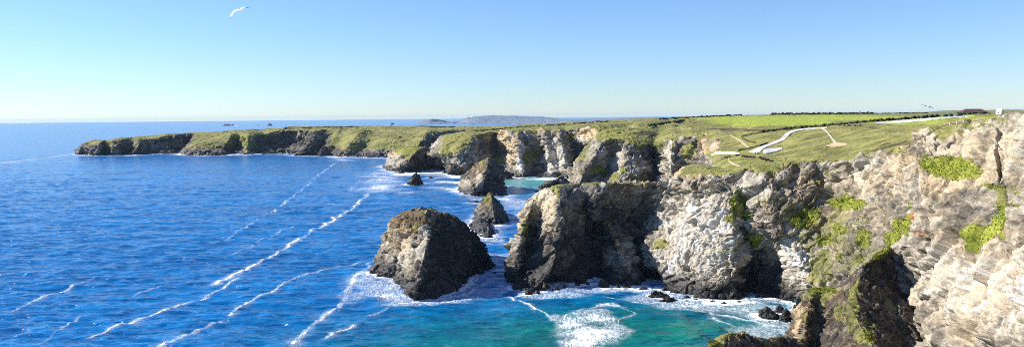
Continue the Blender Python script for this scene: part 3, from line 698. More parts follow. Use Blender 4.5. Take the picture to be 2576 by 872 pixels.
def crag(name, x, yb, w, top, label, peak=0.5, deep=0.8, lean=0.0, n=9, seed=1, pts=None, cat='rock', **kw):
    """free-standing rock: waterline centre (x, yb), photo width w, summit height top in photo units"""
    rr = random.Random(seed)
    b = at(x, yb); D = b[1]; s = D / F
    hw = w / 2 * s; h = top * s
    cols = []
    for k in range(n):
        a = 2 * math.pi * k / n - 0.5
        c = []
        for (f, zz) in ((0.02, 1.0), (0.38, 0.78), (0.66, 0.45), (0.88, 0.16), (1.0, -0.02)):
            j = 1 + rr.uniform(-.2, .2) * (0.2 < f)
            ox = math.cos(a) * hw * f * j + (peak - 0.5) * 2 * hw * (1 - f) + lean * h * zz
            oy = math.sin(a) * hw * deep * f * j
            P = np.array([b[0] + ox, D + hw * deep * 0.5 + oy, h * zz * (1 + rr.uniform(-.08, .08))])
            X, Y = proj(P); c.append((float(X), float(Y), float(P[1])))
        cols.append(c)
    kw = {**dict(res=1.2, rock=(max(1.2, hw * .5), max(.7, hw * .22), max(.35, hw * .09)), amp=.9, big=hw * .08, fine=max(.6, D / 450), light=0.12, warm=0.12, nograss=True, size=hw, dip=max(1.0, hw * .2)), **kw}
    return stack(name, cols, label, cat, **kw)


crag('sea_rock', 1043, 464, 40, 29, 'slender dark spire of rock standing in foam', peak=.62, seed=3)
crag('sea_rock', 1083, 448, 15, 5, 'small round black rock in the water right of the spire', seed=4)
crag('sea_rock', 1277, 450, 34, 22, 'black boulder hump touching the small beach', peak=.35, seed=5)
crag('sea_stack', 772, 390.6, 74, 33, 'wide dark domed stack below the headland', peak=.62, seed=6, deep=.7, cat='sea stack')
crag('sea_stack', 815, 391.6, 38, 27, 'narrower dark stack just right of the wide one below the headland', peak=.5, seed=7, deep=.7, cat='sea stack')
crag('sea_rock', 215, 390, 10, 4.5, 'little black rock off the tip of the headland', seed=8)
crag('sea_rock', 232, 390.6, 9, 3.5, 'tiny black rock close against the headland tip', seed=18)
crag('sea_rock', 1244, 692, 20, 9, 'small black rock in the channel behind the huge stack', seed=9)
crag('sea_rock', 1196, 510, 26, 6, 'flat black rock left of the small triangular stack', seed=10)
crag('sea_rock', 1660, 744, 52, 12, 'long low black rock awash below the white cliff', seed=11, deep=.5, peak=.3)
crag('sea_rock', 1690, 758, 60, 13, 'flat wet ledge of black rock in front of the long low rock', seed=12, deep=.4, peak=.3)
crag('sea_rock', 1620, 728, 30, 7, 'small rounded black rock at the foot of the dark cave', seed=13)
crag('sea_rock', 1520, 722, 34, 22, 'dark block of rock at the mouth of the cave', seed=14, peak=.4)
crag('sea_boulder', 1935, 798, 58, 26, 'broad wet black boulder beside the cove shore', seed=15, peak=.45, cat='boulder')
crag('sea_boulder', 1980, 806, 40, 30, 'tall dark boulder against the brown rock fin', seed=16, cat='boulder')
crag('sea_boulder', 1964, 790, 34, 24, 'dark boulder wedged behind two others by the cove shore', seed=17, cat='boulder')
crag('sea_rock', 1395, 484, 110, 38, 'dark jagged rock ledge between the promontory and the lagoon', seed=20, peak=.7, deep=.35, light=.25, rock=(9, 4, 1.8))
crag('sea_rock', 573, 316.2, 36, 4.2, 'flat low islet on the far sea', peak=.4, seed=21, deep=.3, cat='islet')
crag('sea_rock', 677, 315.8, 15, 5.5, 'humped islet with two knobs on the far sea', peak=.6, seed=22, cat='islet')
crag('sea_rock', 648, 316, 6, 2.2, 'tiny islet left of the humped one on the far sea', seed=23, cat='islet')
crag('sea_rock', 986, 313.2, 12, 5.0, 'lone pointed islet left of the distant point', seed=24, cat='islet')

# distant point with its outlying island
FARP = [
    [(1042, 313, 8900), (1042, 312.5, 8200), (1042, 312.8, 8150), (1042, 313)],
    [(1060, 309, 8900), (1060, 303.5, 8300), (1056, 308, 8100), (1054, 313.2)],
    [(1086, 306, 8900), (1086, 299.4, 8300), (1080, 306, 8000), (1076, 313.4)],
    [(1104, 306, 8900), (1104, 300.6, 8400), (1106, 306, 8300), (1104, 312.8)],
    [(1132, 308, 8900), (1132, 305.3, 8500), (1130, 309, 8400), (1130, 312.6)],
    [(1146, 308, 8900), (1146, 304.6, 8500), (1148, 309, 8400), (1150, 312.6)],
    [(1164, 304, 8900), (1164, 298.6, 8500), (1170, 306, 8200), (1172, 312.8)],
    [(1180, 300, 9000), (1180, 296, 8600), (1180, 305, 7900), (1180, 313.2)],
    [(1205, 296, 9000), (1205, 292, 8700), (1205, 304, 7800), (1205, 313)],
    [(1235, 296, 9000), (1235, 291, 8700), (1235, 305, 7900), (1235, 312.6)],
    [(1275, 296, 9000), (1275, 291.2, 8700), (1275, 306, 7900), (1275, 312.2)],
    [(1325, 297, 9000), (1325, 292, 8700), (1325, 305, 7800), (1325, 312)],
    [(1370, 299, 9000), (1370, 294.4, 8700), (1370, 304.5, 7800), (1370, 312)],
    [(1384, 300, 9000), (1384, 296.6, 8700), (1384, 304, 7600), (1384, 311.8)],
    [(1420, 303, 9000), (1420, 300.2, 8200), (1420, 304.5, 7000), (1420, 312)],
    [(1500, 304, 9000), (1500, 300, 8000), (1500, 305, 6600), (1500, 312)],
    [(1600, 302, 9000), (1600, 296.2, 8000), (1600, 302, 6600), (1600, 312)],
    [(1740, 300, 9000), (1740, 293.4, 8000), (1740, 302, 6600), (1740, 312)],
]
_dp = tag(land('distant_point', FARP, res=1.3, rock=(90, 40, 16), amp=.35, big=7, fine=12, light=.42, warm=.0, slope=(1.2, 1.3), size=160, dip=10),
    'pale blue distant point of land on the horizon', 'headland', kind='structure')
_dp.data.materials.clear(); _dp.data.materials.append(plain('slate_blue_haze', (.15, .195, .25), .95, .3, .004))  # blue of distant haze painted into the land's own colour

HILL = [[(2270, 284, 6500), (2270, 283, 6000), (2270, 284, 5600), (2270, 300, 5200)], [(2335, 284, 6500), (2335, 281.5, 6000), (2335, 283, 5600), (2335, 300, 5200)], [(2370, 284, 6500), (2370, 278.6, 6000), (2370, 283, 5600), (2370, 300, 5200)],
        [(2420, 284, 6500), (2420, 277.4, 6000), (2420, 283, 5600), (2420, 300, 5200)], [(2470, 284, 6500), (2470, 277.8, 6000), (2470, 283, 5600), (2470, 300, 5200)], [(2510, 284, 6500), (2510, 275.8, 6000), (2510, 283, 5600), (2510, 300, 5200)],
        [(2600, 284, 6500), (2600, 276.4, 6000), (2600, 283, 5600), (2600, 300, 5200)], [(2800, 284, 6500), (2800, 275.4, 6000), (2800, 283, 5600), (2800, 300, 5200)]]
tag(land('hills', HILL, res=1.5, rock=(120, 60, 20), amp=.3, big=6, fine=12, slope=(-.5, .0), size=160, dip=5), 'low blue hills far beyond the farm', 'hills', kind='structure')

# boulders fallen at the feet of the cliffs
_rr = random.Random(44)
for x, y, w_, h_ in ((1330, 739, 20, 9), (1352, 736, 14, 6), (1398, 730, 22, 9), (1422, 722, 14, 7), (1452, 719, 20, 8), (1480, 717, 12, 6), (1556, 722, 16, 8), (1578, 723, 22, 9), (1730, 750, 22, 8), (1752, 757, 16, 7), (1790, 763, 24, 9), (1822, 765, 16, 7), (1862, 764, 20, 8), (1890, 764, 14, 8)):
    tag(crag('fallen_boulder', x, y, w_, h_, 'black boulder lying in the surf along the foot of the promontory', seed=int(x), peak=_rr.uniform(.35, .65), deep=.7, cat='boulder'), group='boulders along the promontory foot')
for x, y, w_, h_ in ((1118, 436, 16, 8), (1140, 441, 14, 6), (1168, 443, 12, 6), (1010, 436, 16, 8), (1052, 433, 14, 6)):
    tag(crag('fallen_boulder', x, y, w_, h_, 'dark boulder in the surf below the islet and the bay cliff', seed=int(x), peak=.5, deep=.7, cat='boulder'), group='boulders below the bay cliff')


def tufts():
    """long grass on the green ledges: thousands of blades, one object"""
    V, Fc = [], []
    r = np.random.default_rng(12)
    for nm, lst in PATCH.items():
        if nm not in ('cliff', 'rock_ridge', 'rock_outcrop'): continue
        for ob in [o for o in bpy.data.objects if o.name.split('.')[0] == nm and o.type == 'MESH']:
            n = len(ob.data.vertices)
            co = np.empty(n * 3, np.float32); ob.data.vertices.foreach_get('co', co); co = co.reshape(-1, 3)
            lu = np.empty(n, np.float32); ob.data.attributes['lush'].data.foreach_get('value', lu)
            px, py = proj(co)
            w = np.clip((lu - .2) * 2, 0, 1) * (px > -30) * (px < 2610) * (py < 890) * (co[:, 1] / 200) ** 2
            if w.sum() == 0: continue
            k = r.choice(n, 22000 if nm == 'cliff' else 3500, p=w / w.sum())
            for i in k:
                b = co[i]; s = r.uniform(.22, .6)
                for q in range(3):
                    a = r.uniform(0, 6.28); t = np.array([math.cos(a), math.sin(a), 0])
                    ti = b + np.array([math.cos(a + 1.3) * .5, math.sin(a + 1.3) * .5 - .15, 1.0]) * s
                    j = len(V); V.extend([b - t * s * .28 + t * .1, b + t * s * .28, ti]); Fc.append((j, j + 1, j + 2))
    me = bpy.data.meshes.new('grass')
    V = np.array(V, np.float32); Fa = np.array(Fc, np.int32)
    me.vertices.add(len(V)); me.vertices.foreach_set('co', V.ravel())
    me.loops.add(Fa.size); me.loops.foreach_set('vertex_index', Fa.ravel())
    me.polygons.add(len(Fa)); me.polygons.foreach_set('loop_start', np.arange(0, Fa.size, 3, dtype=np.int32))
    me.update(calc_edges=True)
    t = NT('long_grass'); n_ = t.noise(t.pos(), .5, 4)
    me.materials.append(t.out(t.mix(t.ramp(n_, .35, .65), (.11, .145, .016), (.35, .36, .06)), .9, .2))
    tag(link('grass', me), 'long bright green grass growing on the cliff ledges', 'grass', kind='stuff')


tufts()

# ================================================================== SMALL THINGS ON THE LAND
def mesh_obj(name, v, f, mat, parent=None, smooth=False):
    me = bpy.data.meshes.new(name); me.from_pydata([tuple(map(float, p)) for p in v], [], f)
    me.materials.append(mat)
    if smooth: me.polygons.foreach_set('use_smooth', [True] * len(me.polygons))
    return link(name, me, parent)


class MB:
    """collects boxes, prisms and bars for ONE mesh"""
    def __init__(s): s.v, s.f = [], []

    def add(s, v, f):
        k = len(s.v); s.v += [tuple(map(float, p)) for p in v]; s.f += [tuple(i + k for i in q) for q in f]

    def box(s, x0, x1, y0, y1, z0, z1):
        s.add([(x0, y0, z0), (x1, y0, z0), (x1, y1, z0), (x0, y1, z0), (x0, y0, z1), (x1, y0, z1), (x1, y1, z1), (x0, y1, z1)],
              [(0, 3, 2, 1), (4, 5, 6, 7), (0, 1, 5, 4), (1, 2, 6, 5), (2, 3, 7, 6), (3, 0, 4, 7)])

    def bar(s, a, b, w, h):
        a, b = np.array(a, float), np.array(b, float); d = b - a; d /= np.linalg.norm(d)
        u = np.cross(d, (0, 0, 1.0)); n = np.linalg.norm(u); u = u / n if n > 1e-6 else np.array([1.0, 0, 0])
        t = np.cross(u, d)
        c = [p + sx * u * w / 2 + sz * t * h / 2 for p in (a, b) for sx, sz in ((-1, -1), (1, -1), (1, 1), (-1, 1))]
        s.add(c, [(0, 1, 2, 3), (7, 6, 5, 4), (0, 4, 5, 1), (1, 5, 6, 2), (2, 6, 7, 3), (3, 7, 4, 0)])

    def make(s, name, mat, parent=None, smooth=False): return mesh_obj(name, s.v, s.f, mat, parent, smooth)


WHITE = plain('white_paint', (0.78, 0.77, 0.74), .6, .08)
CHALK = plain('pale_crushed_stone', (0.52, 0.50, 0.46), .95, .12, .6)
DIRT = plain('sandy_dirt', (0.42, 0.33, 0.2), .95, .25, .6)
WOOD = plain('weathered_wood', (0.24, 0.19, 0.12), .9, .3)
PALEWOOD = plain('sunlit_timber', (0.5, 0.42, 0.28), .9, .2)  # paler wood colour for the lawn fence posts
SLATE = plain('slate_roof', (0.10, 0.075, 0.08), .8, .3)
REDROOF = plain('rusty_red_roof', (0.12, 0.055, 0.05), .85, .35, .4)
STONE = plain('farm_stone', (0.26, 0.22, 0.18), .9, .3)
GREENP = plain('dark_green_paint', (0.02, 0.06, 0.045), .6, .3)
GLASS = plain('dark_window', (0.03, 0.035, 0.04), .2, .1)
HEDGE = plain('hedge_leaves', (0.035, 0.042, 0.014), .95, .7, 1.2)
GORSE = plain('gorse_twigs', (0.15, 0.095, 0.075), .95, .5, 3)
TWIG = plain('bare_twigs', (0.075, 0.055, 0.055), .95, .4, 2)
BARK = plain('bark', (0.07, 0.055, 0.045), .95, .3)
LAMPGL = plain('lantern_glass', (0.2, 0.22, 0.25), .2, .1)
METAL = plain('grey_steel', (0.25, 0.26, 0.27), .5, .1)


def smooth1(a, n=5):
    k = np.ones(n) / n
    return np.convolve(np.pad(a, n // 2, mode='edge'), k, 'valid')


def along(pts, step, *names):
    """photo polyline -> points lying on the land"""
    pts = np.array(pts, float)
    L = np.r_[0, np.cumsum(np.hypot(*np.diff(pts, axis=0).T))]
    s = np.linspace(0, L[-1], max(2, int(L[-1] / step) + 1))
    x = np.interp(s, L, pts[:, 0]); y = np.interp(s, L, pts[:, 1])
    D = np.array([spot(a, b, *names)[1] for a, b in zip(x, y)])
    if len(D) > 6: D = smooth1(D, 5)
    return np.array([at(a, b, d) for a, b, d in zip(x, y, D)])


def ribbon(name, A, B, n, mat, label, cat='path', lift=.15, *names):
    A, B = np.array(A, float), np.array(B, float)

    def rs(P):
        L = np.r_[0, np.cumsum(np.hypot(*np.diff(P, axis=0).T))]; s = np.linspace(0, L[-1], n)
        return np.c_[np.interp(s, L, P[:, 0]), np.interp(s, L, P[:, 1])]
    A, B = rs(A), rs(B)
    rows = []
    for f in np.linspace(0, .72 if n == 70 else 1, 5):
        q = A * (1 - f) + B * f
        D = smooth1(np.array([spot(x, y, *names)[1] for x, y in q]), 7)
        r = np.array([at(x, y, d) for (x, y), d in zip(q, D)]); r[:, 2] += lift
        if f in (0, 1, .72): r[:, 2] -= .05
        rows.append(r)
    low = [r - (0, 0, .35) for r in (rows[0], rows[-1])]
    V = np.concatenate([low[0]] + rows + [low[1]]); m_ = len(rows) + 2
    f = [(j * n + i, j * n + i + 1, (j + 1) * n + i + 1, (j + 1) * n + i) for j in range(m_ - 1) for i in range(n - 1)]
    o = mesh_obj(name, V, f, mat)
    return tag(o, label, cat, kind='structure')


P_ = 'plateau'
ribbon('path', [(2080, 320), (2040, 321.5), (2015, 324), (1990, 328.5), (1976, 335), (1970, 343), (1962, 350), (1945, 357), (1925, 364), (1905, 372), (1881, 384)],
       [(2080, 322.2), (2050, 323.6), (2030, 326), (2006, 331), (1991, 337.5), (1985, 345), (1977, 352.5), (1960, 360), (1940, 367.5), (1926, 375), (1920, 386)], 70, CHALK,
       'white gravel footpath curving down the green valley', 'path', .15, P_)
ribbon('path', [(1919, 377), (1930, 374.3), (1950, 373), (1968, 371.2)], [(1919, 386), (1935, 384.8), (1950, 381.5), (1968, 375)], 24, CHALK, 'short white gravel spur at the foot of the curving footpath', 'path', .19, P_)
ribbon('path', [(2066, 322), (2078, 330), (2086, 340), (2093, 350), (2097, 358)], [(2071, 322), (2081.5, 330.5), (2089, 340.5), (2097, 350.5), (2105, 358)], 24, CHALK, 'narrow pale path dropping from the end of the curving footpath', 'path', .15, P_)
ribbon('path', [(2078, 366), (2096, 359.5), (2110, 358.3), (2131, 360.5)], [(2078, 369), (2100, 368), (2120, 365.5), (2132, 362.5)], 24, DIRT, 'small sandy clearing where the narrow path ends', 'path', .19, P_)
ribbon('path', [(2202, 309.2), (2260, 303), (2330, 297.6), (2390, 293.4), (2450, 291.2)], [(2208, 310.8), (2290, 306), (2350, 300.4), (2400, 296), (2452, 292.4)], 50, CHALK, 'long white track beside the hedge on the upper lawn', 'path', .15, P_)
ribbon('path', [(1836, 340), (1856, 351), (1868, 361), (1878, 371)], [(1840, 340), (1862, 351), (1874, 361), (1885, 371)], 24, DIRT, 'worn dirt path slanting down behind the gully', 'path', .15, P_)
ribbon('path', [(1832, 398), (1833, 406), (1843, 413), (1860, 418.5)], [(1835.5, 398), (1838, 405), (1848, 411), (1866, 418)], 24, DIRT, 'thin sandy path leading out onto the promontory', 'path', .15, P_, 'cliff')


def hedge(pts, hpx, label, names=(P_,), mat=HEDGE, wid=1.0, name='hedge', cat='hedge', seed=0):
    A = along(pts, 1.2, *names)
    n = len(A); rr = np.random.default_rng(seed + 5)
    d = np.gradient(A[:, :2], axis=0); d /= np.maximum(np.hypot(*d.T)[:, None], 1e-6)
    nx = np.c_[-d[:, 1], d[:, 0]]
    s = A[:, 1] / F; h = hpx * s
    rows = []
    for ox, oz in ((-1, -.4), (-.95, .45), (-.6, .85), (0, 1.0), (.6, .85), (.95, .45), (1, -.4)):
        r = A.copy()
        j = 1 + 0.35 * vn(np.c_[np.arange(n) * .45, np.full(n, ox * 3), np.full(n, oz * 3 + seed)], seed)
        r[:, :2] += nx * (ox * wid * 0.5 * h * j)[:, None]
        r[:, 2] += oz * h * (1 + .4 * vn(np.c_[np.arange(n) * .3, np.full(n, 4.0), np.full(n, oz + seed)], seed + 3) if oz > 0 else 1)
        rows.append(r)
    V = np.concatenate(rows); m_ = len(rows)
    f = [(j * n + i, j * n + i + 1, (j + 1) * n + i + 1, (j + 1) * n + i) for j in range(m_ - 1) for i in range(n - 1)]
    f += [tuple(j * n for j in range(m_)), tuple(j * n + n - 1 for j in reversed(range(m_)))]
    return tag(mesh_obj(name, V, f, mat), label, cat, 'hedges and banks on the clifftop')


hedge([(1659, 300.5), (1720, 297.5), (1790, 293.4), (1866, 290)], 3.2, 'straight dark hedge along the upper left edge of the bright field', ('plateau', 'cove_cliff', 'bay_cliff'), seed=1)
hedge([(1630, 316), (1660, 312.5), (1690, 309), (1722, 304)], 4.5, 'dark turf bank in shade right of the orange scar', ('cove_cliff',), seed=2, name='turf_bank', cat='bank')
hedge([(1866, 344), (1890, 338), (1918, 333)], 3.6, 'short dark hedge left of the white footpath, lower end', seed=3)
hedge([(1918, 332.5), (1960, 327), (2000, 322.5), (2050, 319), (2088, 315.5)], 4.4, 'dark hedge between the bright field and the white footpath', seed=4)
hedge([(2090, 315), (2150, 309.5), (2207, 304.5), (2290, 298.5), (2366, 293)], 4.8, 'long dark hedge beside the upper white track', seed=5)
hedge([(1939, 288.4), (2030, 287.4), (2110, 286.6), (2198, 285.8)], 3.2, 'dark skyline hedge under the bare trees', seed=6)
hedge([(2200, 285.4), (2270, 284.8), (2335, 284.2)], 1.6, 'low thin skyline hedge left of the farm roof', seed=7)
hedge([(1190, 331), (1250, 325.6), (1307, 320.6), (1400, 314.4), (1470, 309.8), (1535, 306)], 2.4, 'dark field hedge running along the bay cliff top', ('bay_cliff',), seed=8)
hedge([(1856, 379.5), (1880, 374), (1905, 368.5), (1932, 361)], 3.0, 'dark hedge hugging the left side of the white footpath', seed=9)
hedge([(2420, 287.5), (2450, 286.5), (2490, 286.2)], 3.6, 'dark hedge in front of the farm roof', seed=10)
hedge([(760, 321.6), (830, 319.6), (900, 318.8)], 1.4, 'thin dark hedge line on the far headland', ('headland',), seed=11)
hedge([(1050, 318.2), (1095, 319.2), (1145, 319.4)], 1.6, 'short dark hedge on the headland below the distant point', ('headland',), seed=12)
hedge([(1868, 348), (1882, 355), (1900, 358.5)], 2.2, 'small dark bank in the rough ground above the footpath', seed=13, name='turf_bank', cat='bank')


def leafy(name, r, h, n, mat, parent, seed, leaf=.12, up=.3):
    """many small leaf faces through a low domed volume"""
    rr = np.random.default_rng(seed); v, f = [], []
    lobes = [(rr.uniform(-.6, .6) * r, rr.uniform(-.6, .6) * r, rr.uniform(.25, .65) * h, rr.uniform(.35, .6)) for _ in range(6)]
    for i in range(n):
        lx, ly, lz, lr = lobes[i % 6]
        d = rr.normal(size=3); d /= np.linalg.norm(d); q = rr.uniform(.55, 1) ** .5
        p = np.array([lx + d[0] * lr * r * q, ly + d[1] * lr * r * q, max(.0, lz + d[2] * lr * h * q * .8)])
        a = rr.normal(size=3); a /= np.linalg.norm(a); b = np.cross(a, rr.normal(size=3)); b /= np.linalg.norm(b)
        s = leaf * rr.uniform(.6, 1.4)
        a = a * s * 1.6 + np.array([0, 0, up * s]); b = b * s
        k = len(v); v += [p - a - b, p + a - b * .3, p + a * 1.1 + b, p - a * .6 + b]; f.append((k, k + 1, k + 2, k + 3))
    return mesh_obj(name, v, f, mat, parent)


def copy_tree(o, parent=None):
    c = o.copy(); COL.objects.link(c); c.parent = parent
    for ch in [x for x in bpy.data.objects if x.parent == o]: copy_tree(ch, c)
    return c


# bushes
bp = empty('gorse_bush', (0, 0, 0))
leafy('foliage', 1.0, 1.25, 620, GORSE, bp, 3, .10)
mb = MB()
for a in range(5): mb.bar((0, 0, -.4), (.5 * math.cos(a * 1.3), .5 * math.sin(a * 1.3), .8), .06, .06)
mb.make('stem', BARK, bp)
BUSH = [(1851, 391, 8, 0), (1859, 390, 6, 0), (1870, 393, 8, 1), (1879, 395, 9, 1), (1888, 396, 8, 1), (1896, 396, 7, 1), (1911, 398, 8, 2), (1920, 401, 10, 2), (1930, 404, 10, 2), (1940, 406, 8, 2),
        (1919, 328, 6, 3), (1927, 328.5, 6, 3), (1957, 325, 5, 3), (1979, 325.5, 6, 3), (1987, 325, 5, 3), (2112, 315, 7, 4), (2124, 316, 6, 4), (2137, 316.5, 7, 4), (2151, 316, 6, 4), (2163, 315, 6, 4)]
BL = ['brown gorse bush of the pair below the end of the white fence', 'brown gorse bush in the row of four below the white gravel spur', 'brown gorse bush in the row of four nearest the promontory edge',
      'dark gorse bush against the hedge below the bright field', 'purple brown gorse bush in the heath under the long track hedge']
for i, (x, y, wpx, g) in enumerate(BUSH):
    o = bp if i == 0 else copy_tree(bp)
    p = spot(x, y, P_); s = wpx * p[1] / F / 1.7
    o.location = p - np.array([0, 0, .1 * s]); o.rotation_euler = (0, 0, random.uniform(0, 6.28)); o.scale = (s, s, s * random.uniform(.75, .95))
    tag(o, BL[g], 'bush', ['gorse pair by the white fence', 'gorse row below the spur', 'gorse row by the edge', 'gorse below the field', 'gorse in the heath'][g])

# windswept trees on the skyline
tp = empty('windswept_tree', (0, 0, 0))
mb = MB(); mb.bar((0, 0, -.6), (.35, 0, 1.5), .22, .22)
for a in range(6): mb.bar((.3, 0, 1.3), (1.0 + .5 * math.cos(a), .7 * math.sin(a * 1.1), 2.4 + .2 * (a % 3)), .09, .09)
mb.make('trunk', BARK, tp)
cr = leafy('crown', 1.25, 1.3, 300, TWIG, tp, 8, .11, 1.2); cr.location = (.9, 0, 1.7)
xs = sorted(np.r_[rng.uniform(1942, 2108, 40), rng.uniform(2108, 2196, 14)])
for i, x in enumerate(xs):
    o = tp if i == 0 else copy_tree(tp)
    p = spot(x, 288.0 - (x - 1939) * .0088, P_)
    s = p[1] / F * random.uniform(1.2, 2.0)
    o.location = p; o.scale = (s, s, s); o.rotation_euler = (0, 0, random.uniform(-.5, .5))
    tag(o, 'bare windswept tree in the long row along the skyline hedge', 'tree', 'bare trees along the skyline hedge')


# fences
def fence(posts, rails, label, pm, rm, names=(P_,), w=.12, rw=.09, name='fence'):
    """posts: (x, foot y, top y); rails: fractions of the post height"""
    ft = [(x, yb) for x, yb, yt in posts]
    pts = [spot(x, y, *names) for x, y in ft]
    D = smooth1(np.array([p[1] for p in pts]), 3) if len(pts) > 4 else np.array([p[1] for p in pts])
    root = empty(name, at(*ft[0], D[0]))
    tag(root, label, 'fence'); o0 = np.array(root.location)
    tops = []
    for (x, yb, yt), d in zip(posts, D):
        b, t = at(x, yb, d) - o0, at(x, yt, d) - o0
        m_ = MB(); m_.box(b[0] - w / 2, b[0] + w / 2, b[1] - w / 2, b[1] + w / 2, b[2] - .6, t[2] + .06); m_.make('post', pm, root)
        tops.append((b, t))
    for fr in rails:
        m_ = MB()
        for (b0, t0), (b1, t1) in zip(tops[:-1], tops[1:]):
            a, b = b0 + (t0 - b0) * fr, b1 + (t1 - b1) * fr
            a = a - (0, w * .5 + .03, 0); b = b - (0, w * .5 + .03, 0)
            m_.bar(a, b, .05, rw)
        m_.make('rail', rm, root)
    return root


fence([(2364, 317, 314.4), (2371, 316.4, 312.4), (2390, 314.2, 307.5), (2407, 312.2, 304.7), (2424.7, 308.8, 302.2), (2442, 307, 300.5), (2459.5, 303.6, 298.7), (2477, 301, 297.2)], (.95, .5),
      'wooden post and rail fence climbing the edge of the upper lawn', PALEWOOD, WOOD, (P_, 'cliff'), .34, .26)
fence([(1790, 405.5, 402), (1798, 404, 400.3), (1806, 402.4, 398.6), (1814, 400.6, 396.6), (1822, 398.6, 394.6), (1830, 396.4, 392.6), (1838, 394.4, 390.6)], (.95, .6, .25),
      'low grey wooden fence above the green slope near the promontory', WOOD, WOOD, (P_,), .26, .2)
fence([(1790, 390.6, 387), (1797, 389, 384.6), (1805, 387.6, 382.8), (1813, 386.8, 382), (1821, 386.4, 381.6), (1829, 386.2, 381.4), (1837, 386.4, 381.6), (1845, 386.8, 382), (1853, 387.2, 382.8), (1860, 387.6, 383.6)], (.9, .68, .46, .24, .04),
      'white boarded fence bordering the gully top', WHITE, WHITE, (P_,), .22, .27)


# notice boards
def board(x, yb, yt, wpx, label):
    p = spot(x, yb, P_); s = p[1] / F
    r = empty('notice_board', p); tag(r, label, 'sign', 'notice boards by the paths')
    h, w_ = (yb - yt) * s, wpx * s
    for q in (-.32, .32):
        m_ = MB(); m_.box(w_ * q - w_ * .04, w_ * q + w_ * .04, -.05, .05, -.5, h * .9); m_.make('post', WOOD, r)
    m_ = MB(); m_.box(-w_ / 2, w_ / 2, -.12, -.055, h * .42, h); m_.make('panel', WHITE, r)


board(1828, 338, 332.6, 5.2, 'white notice board above the slanting dirt path')
board(1825.6, 397, 391.6, 7.6, 'white notice board over the low grey fence')


# people far off
def person(x, yb, hpx, coat, trousers, label, turn=0.0, stride=.12):
    p = spot(x, yb, P_); H = hpx * p[1] / F
    me = bpy.data.meshes.new('person')
    J = {'pel': (0, 0, .52), 'chest': (0, -.01, .70), 'neck': (0, -.01, .83), 'head': (0, -.02, .90), 'crown': (0, -.02, .965),
         'kl': (-.05, -stride * .5, .28), 'fl': (-.05, -stride, .03), 'tl': (-.05, -stride - .09, .015), 'kr': (.05, stride * .3, .28), 'fr': (.05, stride, .03), 'tr': (.05, stride - .09, .015),
         'sl': (-.11, 0, .80), 'el': (-.14, .03, .63), 'hl': (-.13, -.05, .48), 'sr': (.11, 0, .80), 'er': (.14, -.02, .63), 'hr': (.13, -.09, .49)}
    K = list(J); E = [('pel', 'chest'), ('chest', 'neck'), ('neck', 'head'), ('head', 'crown'), ('pel', 'kl'), ('kl', 'fl'), ('fl', 'tl'), ('pel', 'kr'), ('kr', 'fr'), ('fr', 'tr'),
                      ('chest', 'sl'), ('sl', 'el'), ('el', 'hl'), ('chest', 'sr'), ('sr', 'er'), ('er', 'hr')]
    me.from_pydata([tuple(c * H for c in J[k]) for k in K], [(K.index(a), K.index(b)) for a, b in E], [])
    o = bpy.data.objects.new('person_frame', me); COL.objects.link(o)
    md = o.modifiers.new('s', 'SKIN')
    rad = dict(pel=.085, chest=.095, neck=.035, head=.062, crown=.045, kl=.05, fl=.03, tl=.025, kr=.05, fr=.03, tr=.025, sl=.045, el=.035, hl=.028, sr=.045, er=.035, hr=.028)
    for i, k in enumerate(K): me.skin_vertices[0].data[i].radius = (rad[k] * H, rad[k] * H * .8); me.skin_vertices[0].data[i].use_root = (k == 'pel')
    o.modifiers.new('u', 'SUBSURF').levels = 1
    dg = bpy.context.evaluated_depsgraph_get()
    nm = bpy.data.meshes.new_from_object(o.evaluated_get(dg)); bpy.data.objects.remove(o)
    nm.materials.clear()
    for c in (coat, trousers, (0.5, 0.32, 0.24), (0.05, 0.035, 0.025)): nm.materials.append(plain('cloth', c, .9, .1))
    for q in nm.polygons:
        z = q.center.z / H
        q.material_index = 3 if z > .93 else 2 if z > .84 else 0 if z > .47 else 1
    b = link('person', nm); b.location = p; b.rotation_euler.z = turn
    return tag(b, label, 'person')


person(1801.5, 336.5, 5.2, (.55, .52, .48), (.03, .03, .04), 'distant walker in a pale coat on the turf above the gully', .6)
person(1805, 336.8, 4.8, (.03, .03, .04), (.02, .02, .03), 'distant walker in black beside the one in a pale coat', .8)
person(1848.5, 341, 5.0, (.03, .035, .05), (.03, .03, .035), 'distant walker in dark clothes at the top of the slanting dirt path', -.5)
person(1833.6, 404.5, 8.2, (.03, .03, .035), (.04, .04, .05), 'walker in dark clothes on the thin path to the promontory', 1.6)
person(1900, 387, 6.2, (.05, .05, .08), (.04, .04, .05), 'dark clad walker at the lower end of the white footpath', .3)
person(1906, 386.6, 5.6, (.12, .10, .12), (.04, .04, .05), 'smaller walker in grey at the lower end of the white footpath', -.4)
person(1881, 291, 4.4, (.03, .03, .03), (.03, .03, .03), 'lone dark figure standing on the skyline of the bright field', 0)


